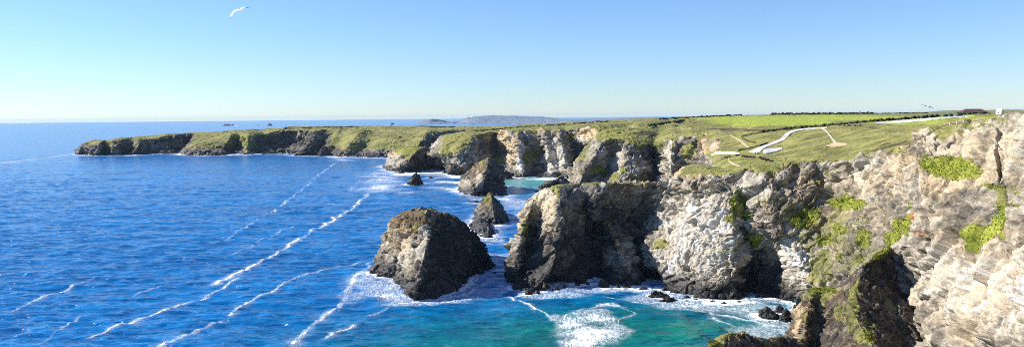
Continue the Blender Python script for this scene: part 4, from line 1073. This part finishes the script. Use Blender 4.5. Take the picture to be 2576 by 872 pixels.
# buildings
def house(x, yb, wpx, hpx, label, names, wall=WHITE, roof=SLATE, deep=.6, name='house', windows=2, chimney=True, D=None, cat='house', group=None, pitch=.45):
    p = at(x, yb, D) if D else spot(x, yb, *names)
    s = p[1] / F; W, H = wpx * s, hpx * s; d = W * deep; e = H * (1 - pitch)
    r = empty(name, p); tag(r, label, cat, group)
    m_ = MB()
    m_.add([(-W / 2, -d / 2, -2), (W / 2, -d / 2, -2), (W / 2, d / 2, -2), (-W / 2, d / 2, -2), (-W / 2, -d / 2, e), (W / 2, -d / 2, e), (W / 2, d / 2, e), (-W / 2, d / 2, e), (-W / 2, 0, H * .98), (W / 2, 0, H * .98)],
           [(0, 1, 5, 4), (2, 3, 7, 6), (1, 2, 6, 9, 5), (3, 0, 4, 8, 7), (0, 3, 2, 1)])
    m_.make('wall', wall, r)
    m_ = MB(); o = .06 * d; k = (H - e) / (d / 2); t = .05 * H
    for sg in (-1, 1):
        y0, z0 = sg * (d / 2 + o), e - o * k
        c = [(-W / 2 - o, y0, z0), (W / 2 + o, y0, z0), (W / 2 + o, 0, H), (-W / 2 - o, 0, H)]
        v = c + [(a, b, z + t) for a, b, z in c]
        m_.add(v, [(0, 1, 2, 3), (7, 6, 5, 4), (0, 4, 5, 1), (1, 5, 6, 2), (2, 6, 7, 3), (3, 7, 4, 0)])
    rf = m_.make('roof', roof, r)
    if chimney:
        m_ = MB(); m_.box(W * .32, W * .42, -W * .05, W * .05, H * .8, H * 1.2); m_.make('chimney', wall, rf)
    for i in range(windows):
        u = (i + 1) / (windows + 1) * W - W / 2; q = W * .07
        m_ = MB(); m_.box(u - q, u + q, -d / 2 - .03, -d / 2 - .004, e * .4, e * .8); m_.make('window', GLASS, r)
    return r


# long low farm roof beyond the lawn
fr = empty('farm_barn', at(2446, 283.4, 720)); tag(fr, 'long low farm barn with a dark red hipped roof on the skyline', 'barn')
m_ = MB(); m_.box(-11.5, 11.5, -5, 5, -3, .6); m_.make('wall', STONE, fr)
m_ = MB(); m_.add([(-12.6, -5.6, .3), (12.2, -5.6, .3), (12.2, 5.6, .3), (-12.6, 5.6, .3), (-6.0, 0, 3.5), (7.6, 0, 3.4)], [(0, 1, 5, 4), (1, 2, 5), (2, 3, 4, 5), (3, 0, 4), (0, 3, 2, 1)]); m_.make('roof', REDROOF, fr)
for q in ((-2, -.5), (3, 5)):
    m_ = MB(); m_.box(*q, -5.06, -5.004, -1.5, .25); m_.make('door', WOOD, fr)
# small white cottage
wc = house(2514.5, 287.4, 13, 14.5, 'small white cottage with a steep pale roof on the lawn skyline', (), WHITE, plain('pale_slate', (.5, .48, .46)), .8, 'white_cottage', 1, True, 430, 'cottage', None, .6)
wc.rotation_euler.z = -1.0

# green bin stores by the track
for x, yb, wpx, hpx, lb in ((2378.5, 294.4, 9.4, 7.2, 'tall dark green storage box at the near end of the white track'), (2392, 293.8, 8, 7.4, 'middle dark green storage box of three beside the white track'), (2413.5, 292.4, 11, 7, 'wide dark green storage box nearest the farm barn')):
    p = spot(x, yb, P_); s = p[1] / F; W, H = wpx * s, hpx * s
    b = empty('storage_box', p); tag(b, lb, 'storage box', 'green storage boxes by the track')
    m_ = MB(); m_.box(-W / 2, W / 2, -W * .4, W * .4, -.3, H * .88); m_.make('body', GREENP, b)
    m_ = MB(); v = [(-W * .54, -W * .45, H * .86), (W * .54, -W * .45, H * .86), (W * .54, W * .45, H), (-W * .54, W * .45, H)]; v += [(a, q, c + .1) for a, q, c in v]
    m_.add(v, [(0, 3, 2, 1), (4, 5, 6, 7), (0, 1, 5, 4), (1, 2, 6, 5), (2, 3, 7, 6), (3, 0, 4, 7)]); m_.make('lid', GREENP, b)

# houses far away
G_ = 'far white houses along the coast'
house(1503, 307.6, 11, 4.4, 'long white house at the far end of the bay cliff top', ('bay_cliff', 'headland'), windows=3, group=G_)
house(1297.3, 297.4, 2.4, 2.4, 'tiny white house on the distant point, left of the pair', ('distant_point',), group=G_, chimney=False, windows=1)
house(1301.3, 297.4, 3.0, 3.0, 'larger white house of the pair on the distant point', ('distant_point',), group=G_, windows=1)
house(1371, 307.2, 4.2, 2.0, 'low white house near the shore of the distant point', ('distant_point',), group=G_, windows=2)
house(1390, 300.6, 4.0, 1.6, 'white house on the low right shoulder of the distant point', ('distant_point',), group=G_, windows=2)
for x, y, w_ in ((1440, 304.2, 4), (1456, 303.6, 3), (1466, 303, 4), (1530, 301.4, 4), (1588, 300.4, 4), (1602, 299.6, 3.4)):
    house(x, y, w_, 1.5, 'tiny white house among others in the far coastal village', ('distant_point',), group='houses of the far coastal village', windows=1, chimney=False)
# lighthouse and mast on the distant point
p = spot(1139.8, 304.5, 'distant_point'); p = at(1139.8, 304.5, p[1]); s = p[1] / F
lh = empty('lighthouse', p); tag(lh, 'slim white lighthouse on the neck of the distant point', 'lighthouse')


def lathe(prof, n=14):
    v, f = [], []
    for r, z in prof: v += [(r * math.cos(2 * math.pi * i / n), r * math.sin(2 * math.pi * i / n), z) for i in range(n)]
    for j in range(len(prof) - 1): f += [(j * n + i, j * n + (i + 1) % n, (j + 1) * n + (i + 1) % n, (j + 1) * n + i) for i in range(n)]
    f.append(tuple(range((len(prof) - 1) * n, len(prof) * n)))
    return v, f


H = 12.4 * s
mesh_obj('tower', *lathe([(1.0 * s, -2 * s), (.95 * s, 0), (.62 * s, H * .8), (.9 * s, H * .81), (.9 * s, H * .83), (.5 * s, H * .83)]), WHITE, lh, True)
mesh_obj('lantern', *lathe([(.48 * s, H * .832), (.48 * s, H * .93)]), LAMPGL, lh)
mesh_obj('dome', *lathe([(.58 * s, H * .932), (.4 * s, H * .97), (.05 * s, H)]), WHITE, lh)
p = spot(1179, 296.5, 'distant_point'); p = at(1179, 296.5, p[1]); s = p[1] / F
ms = empty('radio_mast', p); tag(ms, 'thin radio mast on the brow of the distant point', 'mast')
mesh_obj('pole', *lathe([(.22 * s, -4 * s), (.10 * s, 11 * s)], 8), METAL, ms)
m_ = MB(); m_.box(-1.6 * s, 1.6 * s, -s, s, -3 * s, 1.4 * s); m_.make('hut', STONE, ms)


# ------------------------------------------------------------------ gulls in flight
def gull(name, lead_l, trail_l, lead_r, trail_r, body, D, label, dark_top):
    v, f = [], []
    k = D / F

    def pt(q, off): return at(q[0], q[1], D + off)
    for lead, trail, sgn in ((lead_l, trail_l, 1), (lead_r, trail_r, -1)):
        n = len(lead); b = len(v)
        for i in range(n):
            u = i / (n - 1); a, c = pt(lead[i], sgn * -.25 * u + .06), pt(trail[i], sgn * -.25 * u - .10 * (1 - .5 * u)); m2 = (a + c) / 2
            nn = np.cross(c - a, np.array([1.0, 0, .2])); nn /= max(np.linalg.norm(nn), 1e-6); th = k * (1.0 - .75 * u)
            v += [a, m2 + nn * th * .6, c, m2 - nn * th * .6]
        for i in range(n - 1):
            for j in range(4): f.append((b + i * 4 + j, b + i * 4 + (j + 1) % 4, b + (i + 1) * 4 + (j + 1) % 4, b + (i + 1) * 4 + j))
        f += [(b, b + 1, b + 2, b + 3), tuple(b + (n - 1) * 4 + j for j in (3, 2, 1, 0))]
    b = len(v); n = 10
    for x, y, r in body:
        c = pt((x, y), 0)
        for i in range(n): v.append(c + k * r * (np.array([0, 1.1, 0]) * math.cos(2 * math.pi * i / n) + np.array([.25, 0, 1.0]) * math.sin(2 * math.pi * i / n)))
    for j in range(len(body) - 1): f += [(b + j * n + i, b + j * n + (i + 1) % n, b + (j + 1) * n + (i + 1) % n, b + (j + 1) * n + i) for i in range(n)]
    f += [tuple(b + i for i in range(n)), tuple(b + (len(body) - 1) * n + i for i in reversed(range(n)))]
    me = bpy.data.meshes.new('g'); me.from_pydata([tuple(q) for q in v], [], f)
    o = bpy.data.objects.new('g', me); COL.objects.link(o)
    md = o.modifiers.new('r', 'REMESH'); md.mode = 'VOXEL'; md.voxel_size = .011
    nm = bpy.data.meshes.new_from_object(o.evaluated_get(bpy.context.evaluated_depsgraph_get())); bpy.data.objects.remove(o)
    nm.materials.clear()
    for c in ((.85, .85, .85), (.10, .11, .14), (.30, .32, .36), (.6, .35, .05)): nm.materials.append(plain('feather', c, .7, .06))
    P = np.array([q.center[:] for q in nm.polygons]); x, y = proj(P)
    N = np.array([q.normal[:] for q in nm.polygons])
    tl, tr = lead_l[-1], lead_r[-1]
    dl = np.hypot(x - tl[0], y - tl[1]); dr = np.hypot(x - tr[0], y - tr[1])
    L = math.hypot(tl[0] - tr[0], tl[1] - tr[1])
    mi = np.zeros(len(P), np.int32)
    far = np.minimum(dl, dr) < (.40 * L if dark_top else .0)
    mi[far & (N[:, 2] > -.3)] = 2
    mi[dl < .10 * L] = 1; mi[dr < .27 * L] = 1
    hd = body[0]; mi[np.hypot(x - hd[0], y - hd[1]) < .8] = 3
    nm.polygons.foreach_set('material_index', mi)
    nm.polygons.foreach_set('use_smooth', np.ones(len(P), bool))
    nm.name = name
    return tag(link(name, nm), label, 'seagull', 'gulls in flight')


gull('seagull', [(602, 22.5), (592, 24.4), (584.5, 29), (579.6, 36), (578.4, 42), (578.8, 47.8)], [(603, 28), (596, 29.2), (590.5, 32.5), (587, 38), (583.6, 42.6), (580.2, 47.6)],
     [(602, 22), (607, 18.6), (612.5, 17.2), (620, 18.4), (628, 19.9), (636, 21.6)], [(607, 25.5), (611, 23.2), (616, 21.0), (621.5, 20.6), (629, 21.4), (635.6, 22.2)],
     [(593.2, 29.9, .5), (594.8, 29.4, 1.4), (597, 28.6, 1.9), (601, 27.2, 2.4), (606, 26.0, 2.3), (611, 25.2, 1.6), (615.5, 24.3, 1.0), (618.6, 23.2, .9)], 40, 'white gull gliding high over the sea with one wing drooping', False)
gull('seagull', [(2333, 266.6), (2329, 265.2), (2324, 264), (2320, 263.5), (2316.6, 263.9)], [(2333, 269), (2329, 267.6), (2324.5, 265.6), (2320.5, 264.6), (2317, 264.2)],
     [(2336, 267.2), (2340, 267.6), (2344, 268.8), (2347, 270.8), (2349.6, 273.4)], [(2336, 269.6), (2340, 270), (2343.4, 270.8), (2346.4, 272.0), (2349, 273.6)],
     [(2338.6, 274.2, .4), (2337.6, 273.3, 1.0), (2336.4, 271.8, 1.6), (2334.8, 269.6, 1.8), (2333.2, 267.8, 1.1), (2332.4, 266.8, .7)], 78, 'smaller grey winged gull flying low above the clifftop field', True)

# ------------------------------------------------------------------ the sea
def sea_material():
    t = NT('sea_water')
    p = t.pos()
    foam, teal, shal, det = t.attr('foam'), t.attr('teal'), t.attr('shallow'), t.attr('detail')
    w1 = t.noise(t.mapping(p, (0.10, 0.28, 1), (0, 0, 0.12)), 1.0, 3, 0.55, 0.4)
    w2 = t.noise(t.mapping(p, (0.03, 0.075, 1), (0, 0, 0.2)), 1.0, 4, 0.6)
    w3 = t.noise(t.mapping(p, (0.004, 0.012, 1), (0, 0, 0.1)), 1.0, 4, 0.6)
    v = t.math('ADD', t.math('MULTIPLY', w2, 0.35), t.math('ADD', t.math('MULTIPLY', w3, 0.3), t.math('MULTIPLY', w1, 0.35)))  # ripple noise also tints the water, painting light and dark wave faces
    deep = t.mix(t.ramp(v, 0.36, 0.64), DEEP_A, DEEP_B)
    c = t.mix(t.math('MULTIPLY', teal, t.ramp(w2, 0.2, 0.7, 0.75, 1.0)), deep, t.mix(t.ramp(w2, 0.35, 0.65), TEAL_A, TEAL_B))
    c = t.mix(shal, c, (0.10, 0.33, 0.33))
    fn = t.noise(t.mapping(p, (1.0, 0.42, 1)), 1.0, 5, 0.68, 0.6)
    fm = t.noise(p, 0.11, 4, 0.6, 0.5)
    f = t.math('ADD', foam, t.math('MULTIPLY', t.math('SUBTRACT', fn, 0.5), 2.1))
    f = t.math('ADD', f, t.math('MULTIPLY', t.math('SUBTRACT', fm, 0.5), 1.1))
    f = t.math('MULTIPLY', t.ramp(f, 0.5, 1.2), t.ramp(foam, 0.03, 0.16))
    soft = t.math('MULTIPLY', t.ramp(t.math('ADD', foam, t.math('MULTIPLY', t.math('SUBTRACT', fm, 0.5), 0.9)), 0.10, 0.75), t.ramp(fn, 0.34, 0.62, 0.1, 0.6))
    f = t.math('MAXIMUM', t.math('MULTIPLY', f, 0.92), soft)
    c = t.mix(f, c, (0.80, 0.84, 0.86))
    h = t.math('ADD', t.math('MULTIPLY', w1, 1.0), t.math('MULTIPLY', w2, 1.4))
    h = t.math('ADD', h, t.math('MULTIPLY', f, 0.3))
    t.bump(h, 0.9, 0.9)
    t.b.inputs['IOR'].default_value = 1.33
    rough = t.math('ADD', 0.16, t.math('MULTIPLY', f, 0.6))
    return t.out(c, rough, 0.25)


DEEP_A, DEEP_B = (0.0006, 0.062, 0.215), (0.0012, 0.165, 0.445)
TEAL_A, TEAL_B = (0.002, 0.095, 0.078), (0.006, 0.165, 0.118)

STREAKS = [  # photo polyline, width in metres, strength
    ([(968, 440), (942, 466), (928, 488), (902, 511), (872, 532), (842, 551), (802, 571), (762, 594), (722, 621), (682, 646), (640, 668), (600, 686), (560, 704), (540, 714)], 3.0, .95),
    ([(596, 702), (560, 724), (520, 745), (498, 756)], 2.4, .7),
    ([(482, 757), (440, 772), (400, 789), (345, 806), (302, 821), (262, 838), (225, 850)], 2.6, .72),
    ([(850, 404), (830, 420), (800, 440), (772, 466), (745, 489), (712, 514), (672, 539), (622, 569), (585, 592), (545, 612)], 3.0, .62),
    ([(955, 655), (905, 659), (850, 669), (800, 684), (760, 694), (720, 711), (680, 734), (640, 755), (602, 777), (582, 792)], 2.6, .72),
    ([(560, 806), (520, 818), (470, 838), (412, 868), (390, 880)], 5.0, .62),
    ([(240, 700), (200, 715), (140, 738), (90, 758), (30, 785)], 2.0, .66),
    ([(742, 568), (700, 583), (655, 603), (610, 630), (590, 640)], 2.0, .55),
    ([(210, 795), (180, 812), (140, 838), (100, 866)], 2.6, .52),
    ([(330, 748), (360, 735), (400, 722)], 1.6, .42), ([(440, 658), (480, 647), (520, 640)], 1.6, .4),
    ([(0, 412), (40, 406), (90, 400), (130, 394), (165, 390), (215, 387)], 9, .62), ([(170, 391), (230, 391), (285, 390), (330, 391)], 13, .85),
    ([(180, 412), (240, 404), (300, 398)], 7, .55), ([(60, 420), (110, 414), (150, 410)], 6, .4),
    ([(950, 640), (930, 665), (900, 690), (882, 712), (870, 740)], 5, .66), ([(905, 735), (870, 756), (835, 785), (800, 803), (770, 830), (742, 868)], 4.5, .62),
    ([(885, 822), (860, 832), (838, 838), (820, 850)], 3.5, .55), ([(1000, 770), (960, 785), (930, 792)], 3, .4),
    ([(1200, 722), (1160, 742), (1120, 752)], 5, .75), ([(1240, 640), (1262, 652), (1282, 640)], 6, .72), ([(1232, 614), (1262, 614), (1290, 610)], 6, .7),
    ([(1180, 720), (1215, 716), (1240, 700), (1255, 690)], 6, .6), ([(1230, 745), (1180, 755), (1120, 760), (1060, 765)], 3, .65),
    ([(1278, 742), (1310, 756), (1336, 768), (1358, 780), (1384, 796), (1406, 802)], 1.8, .8),
    ([(1420, 802), (1440, 786), (1470, 776), (1500, 770), (1530, 766), (1556, 772)], 2.6, .9), ([(1500, 768), (1540, 764), (1575, 776), (1640, 778), (1700, 781), (1760, 787), (1830, 795), (1900, 806), (1960, 820)], 2.0, .8),
    ([(1570, 778), (1600, 790), (1560, 800), (1568, 820)], 1.4, .55), ([(1520, 742), (1560, 752), (1620, 758), (1700, 766), (1800, 782)], 2.5, .55),
    ([(1800, 800), (1860, 820), (1930, 840)], 3, .5), ([(1480, 800), (1520, 797), (1550, 800)], 2.4, .8),
    ([(1270, 500), (1300, 508), (1330, 505)], 8, .6), ([(1270, 525), (1300, 530), (1320, 540)], 8, .55), ([(1090, 462), (1120, 458), (1156, 460)], 8, .8), ([(1080, 470), (1120, 474), (1150, 480)], 8, .62), ([(1020, 485), (1070, 482), (1110, 476)], 8, .45),
    ([(960, 436), (990, 438), (1015, 440), (1050, 436), (1100, 434), (1150, 446)], 11, .9), ([(1085, 430), (1120, 440), (1160, 444)], 10, .75), ([(930, 440), (960, 446), (975, 455), (945, 480)], 14, .65), ([(1160, 520), (1140, 522), (1120, 520)], 5, .45), ([(1170, 495), (1200, 500), (1240, 500)], 6, .6),
    ([(820, 392), (850, 398), (870, 404)], 9, .6), ([(650, 390), (720, 390), (790, 394)], 8, .5), ([(850, 396), (910, 397.5), (970, 398)], 9, .8),
    ([(450, 389.5), (520, 391), (600, 390)], 8, .75), ([(540, 316.8), (590, 316.8)], 60, .7), ([(640, 316.4), (652, 316.4)], 40, .6), ([(1300, 470), (1340, 474), (1370, 472)], 6, .45), ([(1290, 478), (1330, 483)], 6, .35),
    ([(980, 313.5), (1010, 313.6)], 60, .5), ([(1050, 313.6), (1150, 313.4), (1300, 312.8)], 50, .6), ([(0, 560), (60, 548), (120, 540)], 4, .38), ([(20, 640), (90, 628), (150, 622)], 3, .34), ([(260, 600), (330, 588), (380, 580)], 3, .36), ([(860, 515), (830, 512), (815, 518)], 4, .5), ([(905, 455), (890, 470), (880, 480)], 6, .4),
]
BLOBS = [  # foam rafts: x, y, radius across in m, radius in depth in m, strength
    (1478, 838, 10, 13, .9), (1438, 812, 5.5, 11, .8), (1525, 836, 7, 9, .78), (1462, 868, 7, 10, .9), (1500, 800, 8, 4.5, .85), (1550, 822, 5, 12, .62), (1405, 800, 4, 5, .6),
    (1488, 790, 8, 6, .62),
    (960, 724, 12, 18, .62), (1000, 744, 9, 12, .72), (915, 702, 9, 18, .52), (1040, 764, 12, 6, .72), (1105, 758, 12, 6, .75), (1180, 735, 11, 14, .52), (890, 745, 7, 14, .45),
    (1840, 776, 20, 8, .6), (1905, 785, 12, 10, .66), (1930, 835, 12, 14, .58), (1760, 767, 18, 6, .66), (1650, 748, 13, 7, .68), (1390, 740, 16, 6, .6), (1520, 728, 16, 6, .62), (1960, 820, 8, 12, .55),
    (955, 455, 22, 55, .52), (1205, 500, 12, 20, .45), (1215, 558, 10, 24, .62), (1240, 600, 8, 16, .62), (975, 436, 30, 24, .62), (1100, 438, 28, 22, .58), (1260, 648, 7, 14, .55), (1300, 515, 14, 40, .5)]


def build_sea():
    tu = np.concatenate([np.linspace(-1.3, -.74, 40)[:-1], np.linspace(-.74, .74, 1240), np.linspace(.74, 1.3, 40)[1:]])
    dy = np.concatenate([np.linspace(4.6, 40, 62)[:-1], np.linspace(40, 640, 520), np.linspace(640, 3400, 60)[1:]])
    Y = EYE * F / dy
    A, B = np.meshgrid(tu, Y, indexing='ij')
    nu, nv = A.shape
    P = np.stack([A * B, B, np.zeros_like(A)], -1).reshape(-1, 3)
    px, py = proj(P)
    D = P[:, 1]
    inn = (px > -60) & (px < 2640) & (D < 12000)
    foam = np.zeros(len(P))
    idx = np.nonzero(inn)[0]
    X2 = P[idx, :2]
    wv = np.stack([fbm(np.c_[X2 / 9, np.zeros(len(idx))], 3, 3), fbm(np.c_[X2 / 9, np.zeros(len(idx))], 3, 8)], 1)
    big = fbm(np.c_[X2 / 26, np.zeros(len(idx))], 3, 15)
    Xw = X2 + wv * np.minimum(3.5, D[idx] / 150)[:, None]
    fo = np.zeros(len(idx))
    for pts, w, s in STREAKS:
        w = w * .21 if w < 8 else w; s = s if s > .9 else s * .92
        L = np.array([at(x, y)[:2] for x, y in pts])
        lo, hi = L.min(0) - 6 * w, L.max(0) + 6 * w
        k = np.nonzero(((Xw > lo) & (Xw < hi)).all(1))[0]
        if not len(k): continue
        q = Xw[k]; best = np.full(len(k), 1e9)
        for a, b in zip(L[:-1], L[1:]):
            ab = b - a; t = np.clip(((q - a) @ ab) / (ab @ ab), 0, 1)
            best = np.minimum(best, np.hypot(*(q - a - t[:, None] * ab).T))
        v = s * (np.exp(-(best / w) ** 2) + 0.42 * np.exp(-(best / (5.0 * w)) ** 2)) * np.clip(1.0 + 1.0 * big[k], .15, 1.4)
        fo[k] = np.maximum(fo[k], v)
    for x, y, ra, rb, s in BLOBS:
        c = at(x, y)[:2]
        r = np.hypot((Xw[:, 0] - c[0]) / ra, (Xw[:, 1] - c[1]) / rb)
        fo = np.maximum(fo, 1.25 * s * (1 - sstep(.35, 1.4, r)))
    # surf along every waterline
    from mathutils.kdtree import KDTree
    sh = []
    for name, lst in PATCH.items():
        if name in ('distant_point', 'hills', 'plateau'): continue
        for (_, _, Q, _) in lst:
            k = np.abs(Q[:, 2]) < 0.9
            sh.append(Q[k][:, :2])
    sh = np.concatenate(sh); sh = sh[(sh[:, 1] > 150)]
    sh = sh[rng.permutation(len(sh))[:60000]]
    kd = KDTree(len(sh))
    for i, q in enumerate(sh): kd.insert((q[0], q[1], 0), i)
    kd.balance()
    dist = np.full(len(idx), 1e3)
    nearx = np.nonzero(D[idx] < 1850)[0]
    for k in nearx:
        dist[k] = kd.find((X2[k, 0], X2[k, 1], 0))[2]
    wd = np.clip(D[idx] / 95, 3.2, 11)
    surf = 1.15 * np.exp(-(dist / wd) ** 1.3) * np.clip(1 + 1.0 * big, .3, 1.3)
    fo = np.maximum(fo, surf)
    # scattered flecks
    fo = np.maximum(fo, 0.20 * np.clip(big * 2 - .3, 0, 1) * (D[idx] < 900))
    foam[idx] = fo
    teal = np.zeros(len(P))
    tl = [(1650, 830, 70, 46, 1.0), (1350, 850, 60, 40, .95), (1180, 860, 55, 36, .7), (1050, 845, 40, 24, .4), (1290, 760, 26, 18, .25), (1850, 800, 50, 40, .8)]
    X = P[:, :2]
    for x, y, ra, rb, s in tl:
        c = at(x, y)[:2]
        r2 = ((X[:, 0] - c[0]) / ra) ** 2 + ((X[:, 1] - c[1]) / rb) ** 2
        teal = np.maximum(teal, s * np.exp(-r2 * 1.1))
    sha = np.zeros(len(P))
    for x, y, ra, rb, s in [(1325, 458, 60, 110, 1.0), (1310, 480, 40, 60, .45), (1220, 445, 40, 30, .2)]:
        c = at(x, y)[:2]
        r2 = ((X[:, 0] - c[0]) / ra) ** 2 + ((X[:, 1] - c[1]) / rb) ** 2
        sha = np.maximum(sha, s * np.exp(-r2 ** 1.5))
    # swell and chop
    near = D < 2600
    k = np.nonzero(near)[0]
    q = P[k]
    z = 0.8 * fbm(np.c_[q[:, 0] / 30 + q[:, 1] * .004, q[:, 1] / 12, 0 * q[:, 0]], 2, 51) + 0.85 * fbm(np.c_[q[:, 0] / 8, q[:, 1] / 3.6 + q[:, 0] * .02, 0 * q[:, 0]], 3, 57)
    z += 0.15 * foam[k]
    P[k, 2] += z * sstep(2600, 700, q[:, 1])
    me = grid_mesh('sea', P, nu, nv)
    if me.polygons[0].normal.z < 0: me.flip_normals()
    for a, v in (('foam', foam), ('teal', teal), ('shallow', sha), ('detail', np.ones(len(P)))): setattr_(me, a, v)
    me.polygons.foreach_set('use_smooth', np.ones(len(me.polygons), bool))
    me.materials.append(sea_material())
    return tag(link('sea', me), 'deep blue sea streaked with lines of white foam', 'sea', kind='structure')


build_sea()

# ------------------------------------------------------------------ light
SUN_EL, SUN_AZ = math.radians(33), math.radians(-78)      # azimuth from straight ahead, to the left
sd = Vector((math.sin(SUN_AZ) * math.cos(SUN_EL), math.cos(SUN_AZ) * math.cos(SUN_EL), math.sin(SUN_EL)))
sl = bpy.data.lights.new('sun', 'SUN'); sl.energy = 5.0; sl.angle = math.radians(0.53); sl.color = (1.0, 0.945, 0.86)
so = bpy.data.objects.new('sun', sl); COL.objects.link(so)
so.rotation_euler = sd.to_track_quat('Z', 'Y').to_euler()
w = bpy.data.worlds.new('World'); SC.world = w; w.use_nodes = True
nt = w.node_tree
sky = nt.nodes.new('ShaderNodeTexSky'); sky.sky_type = 'NISHITA'; sky.sun_disc = False
sky.sun_elevation = SUN_EL; sky.sun_rotation = SUN_AZ
sky.altitude = 50; sky.air_density = 1.0; sky.dust_density = 0.0; sky.ozone_density = 3.0
gv = nt.nodes.new('ShaderNodeNewGeometry'); vs = nt.nodes.new('ShaderNodeVectorMath'); vs.operation = 'MULTIPLY'; vs.inputs[1].default_value = (-1, -1, -1)
vm = nt.nodes.new('ShaderNodeVectorMath'); vm.operation = 'MAXIMUM'; vm.inputs[1].default_value = (-2, -2, 0.004)   # the sky goes on below the level line: the sea horizon dips
nt.links.new(gv.outputs['Incoming'], vs.inputs[0]); nt.links.new(vs.outputs[0], vm.inputs[0]); nt.links.new(vm.outputs[0], sky.inputs[0])
bg = nt.nodes['Background']; bg.inputs['Strength'].default_value = 0.079
tint = nt.nodes.new('ShaderNodeMix'); tint.data_type = 'RGBA'; tint.blend_type = 'MULTIPLY'; tint.inputs[0].default_value = 1
nt.links.new(sky.outputs[0], tint.inputs[6]); tint.inputs[7].default_value = (0.75, 0.92, 1.22, 1)
nt.links.new(tint.outputs[2], bg.inputs[0])
SC.view_settings.view_transform = 'Standard'; SC.view_settings.look = 'None'
SC.view_settings.exposure = 0.80

# ------------------------------------------------------------------ air
def haze():
    x, y0, y1, z0, z1 = 40000, -900, 30100, -24, 130
    v = [(sx * x, yy, zz) for zz in (z0, z1) for yy in (y0, y1) for sx in (-1, 1)]
    f = [(0, 2, 3, 1), (4, 5, 7, 6), (0, 1, 5, 4), (2, 6, 7, 3), (0, 4, 6, 2), (1, 3, 7, 5)]
    me = bpy.data.meshes.new('haze'); me.from_pydata(v, [], f)
    mt = bpy.data.materials.new('sea_air'); mt.use_nodes = True; t = mt.node_tree
    t.nodes.remove(t.nodes['Principled BSDF'])
    pv = t.nodes.new('ShaderNodeVolumePrincipled')
    pv.inputs['Color'].default_value = (0.52, 0.74, 1.0, 1); pv.inputs['Density'].default_value = 1.6e-5; pv.inputs['Anisotropy'].default_value = 0.0
    t.links.new(pv.outputs[0], t.nodes['Material Output'].inputs['Volume'])
    me.materials.append(mt)
    tag(link('haze', me), 'thin blue sea air over the whole coast', 'haze', kind='stuff')


HAZE = True
if HAZE: haze()

cy = SC.cycles
SC.render.engine = 'CYCLES'
cy.use_denoising = False
cy.max_bounces = 5; cy.diffuse_bounces = 2; cy.glossy_bounces = 2; cy.transmission_bounces = 1; cy.volume_bounces = 0
SC.render.filter_size = 1.0; cy.filter_width = 0.9
cy.use_adaptive_sampling = False; cy.sample_clamp_direct = 4.0; cy.sample_clamp_indirect = 2.0
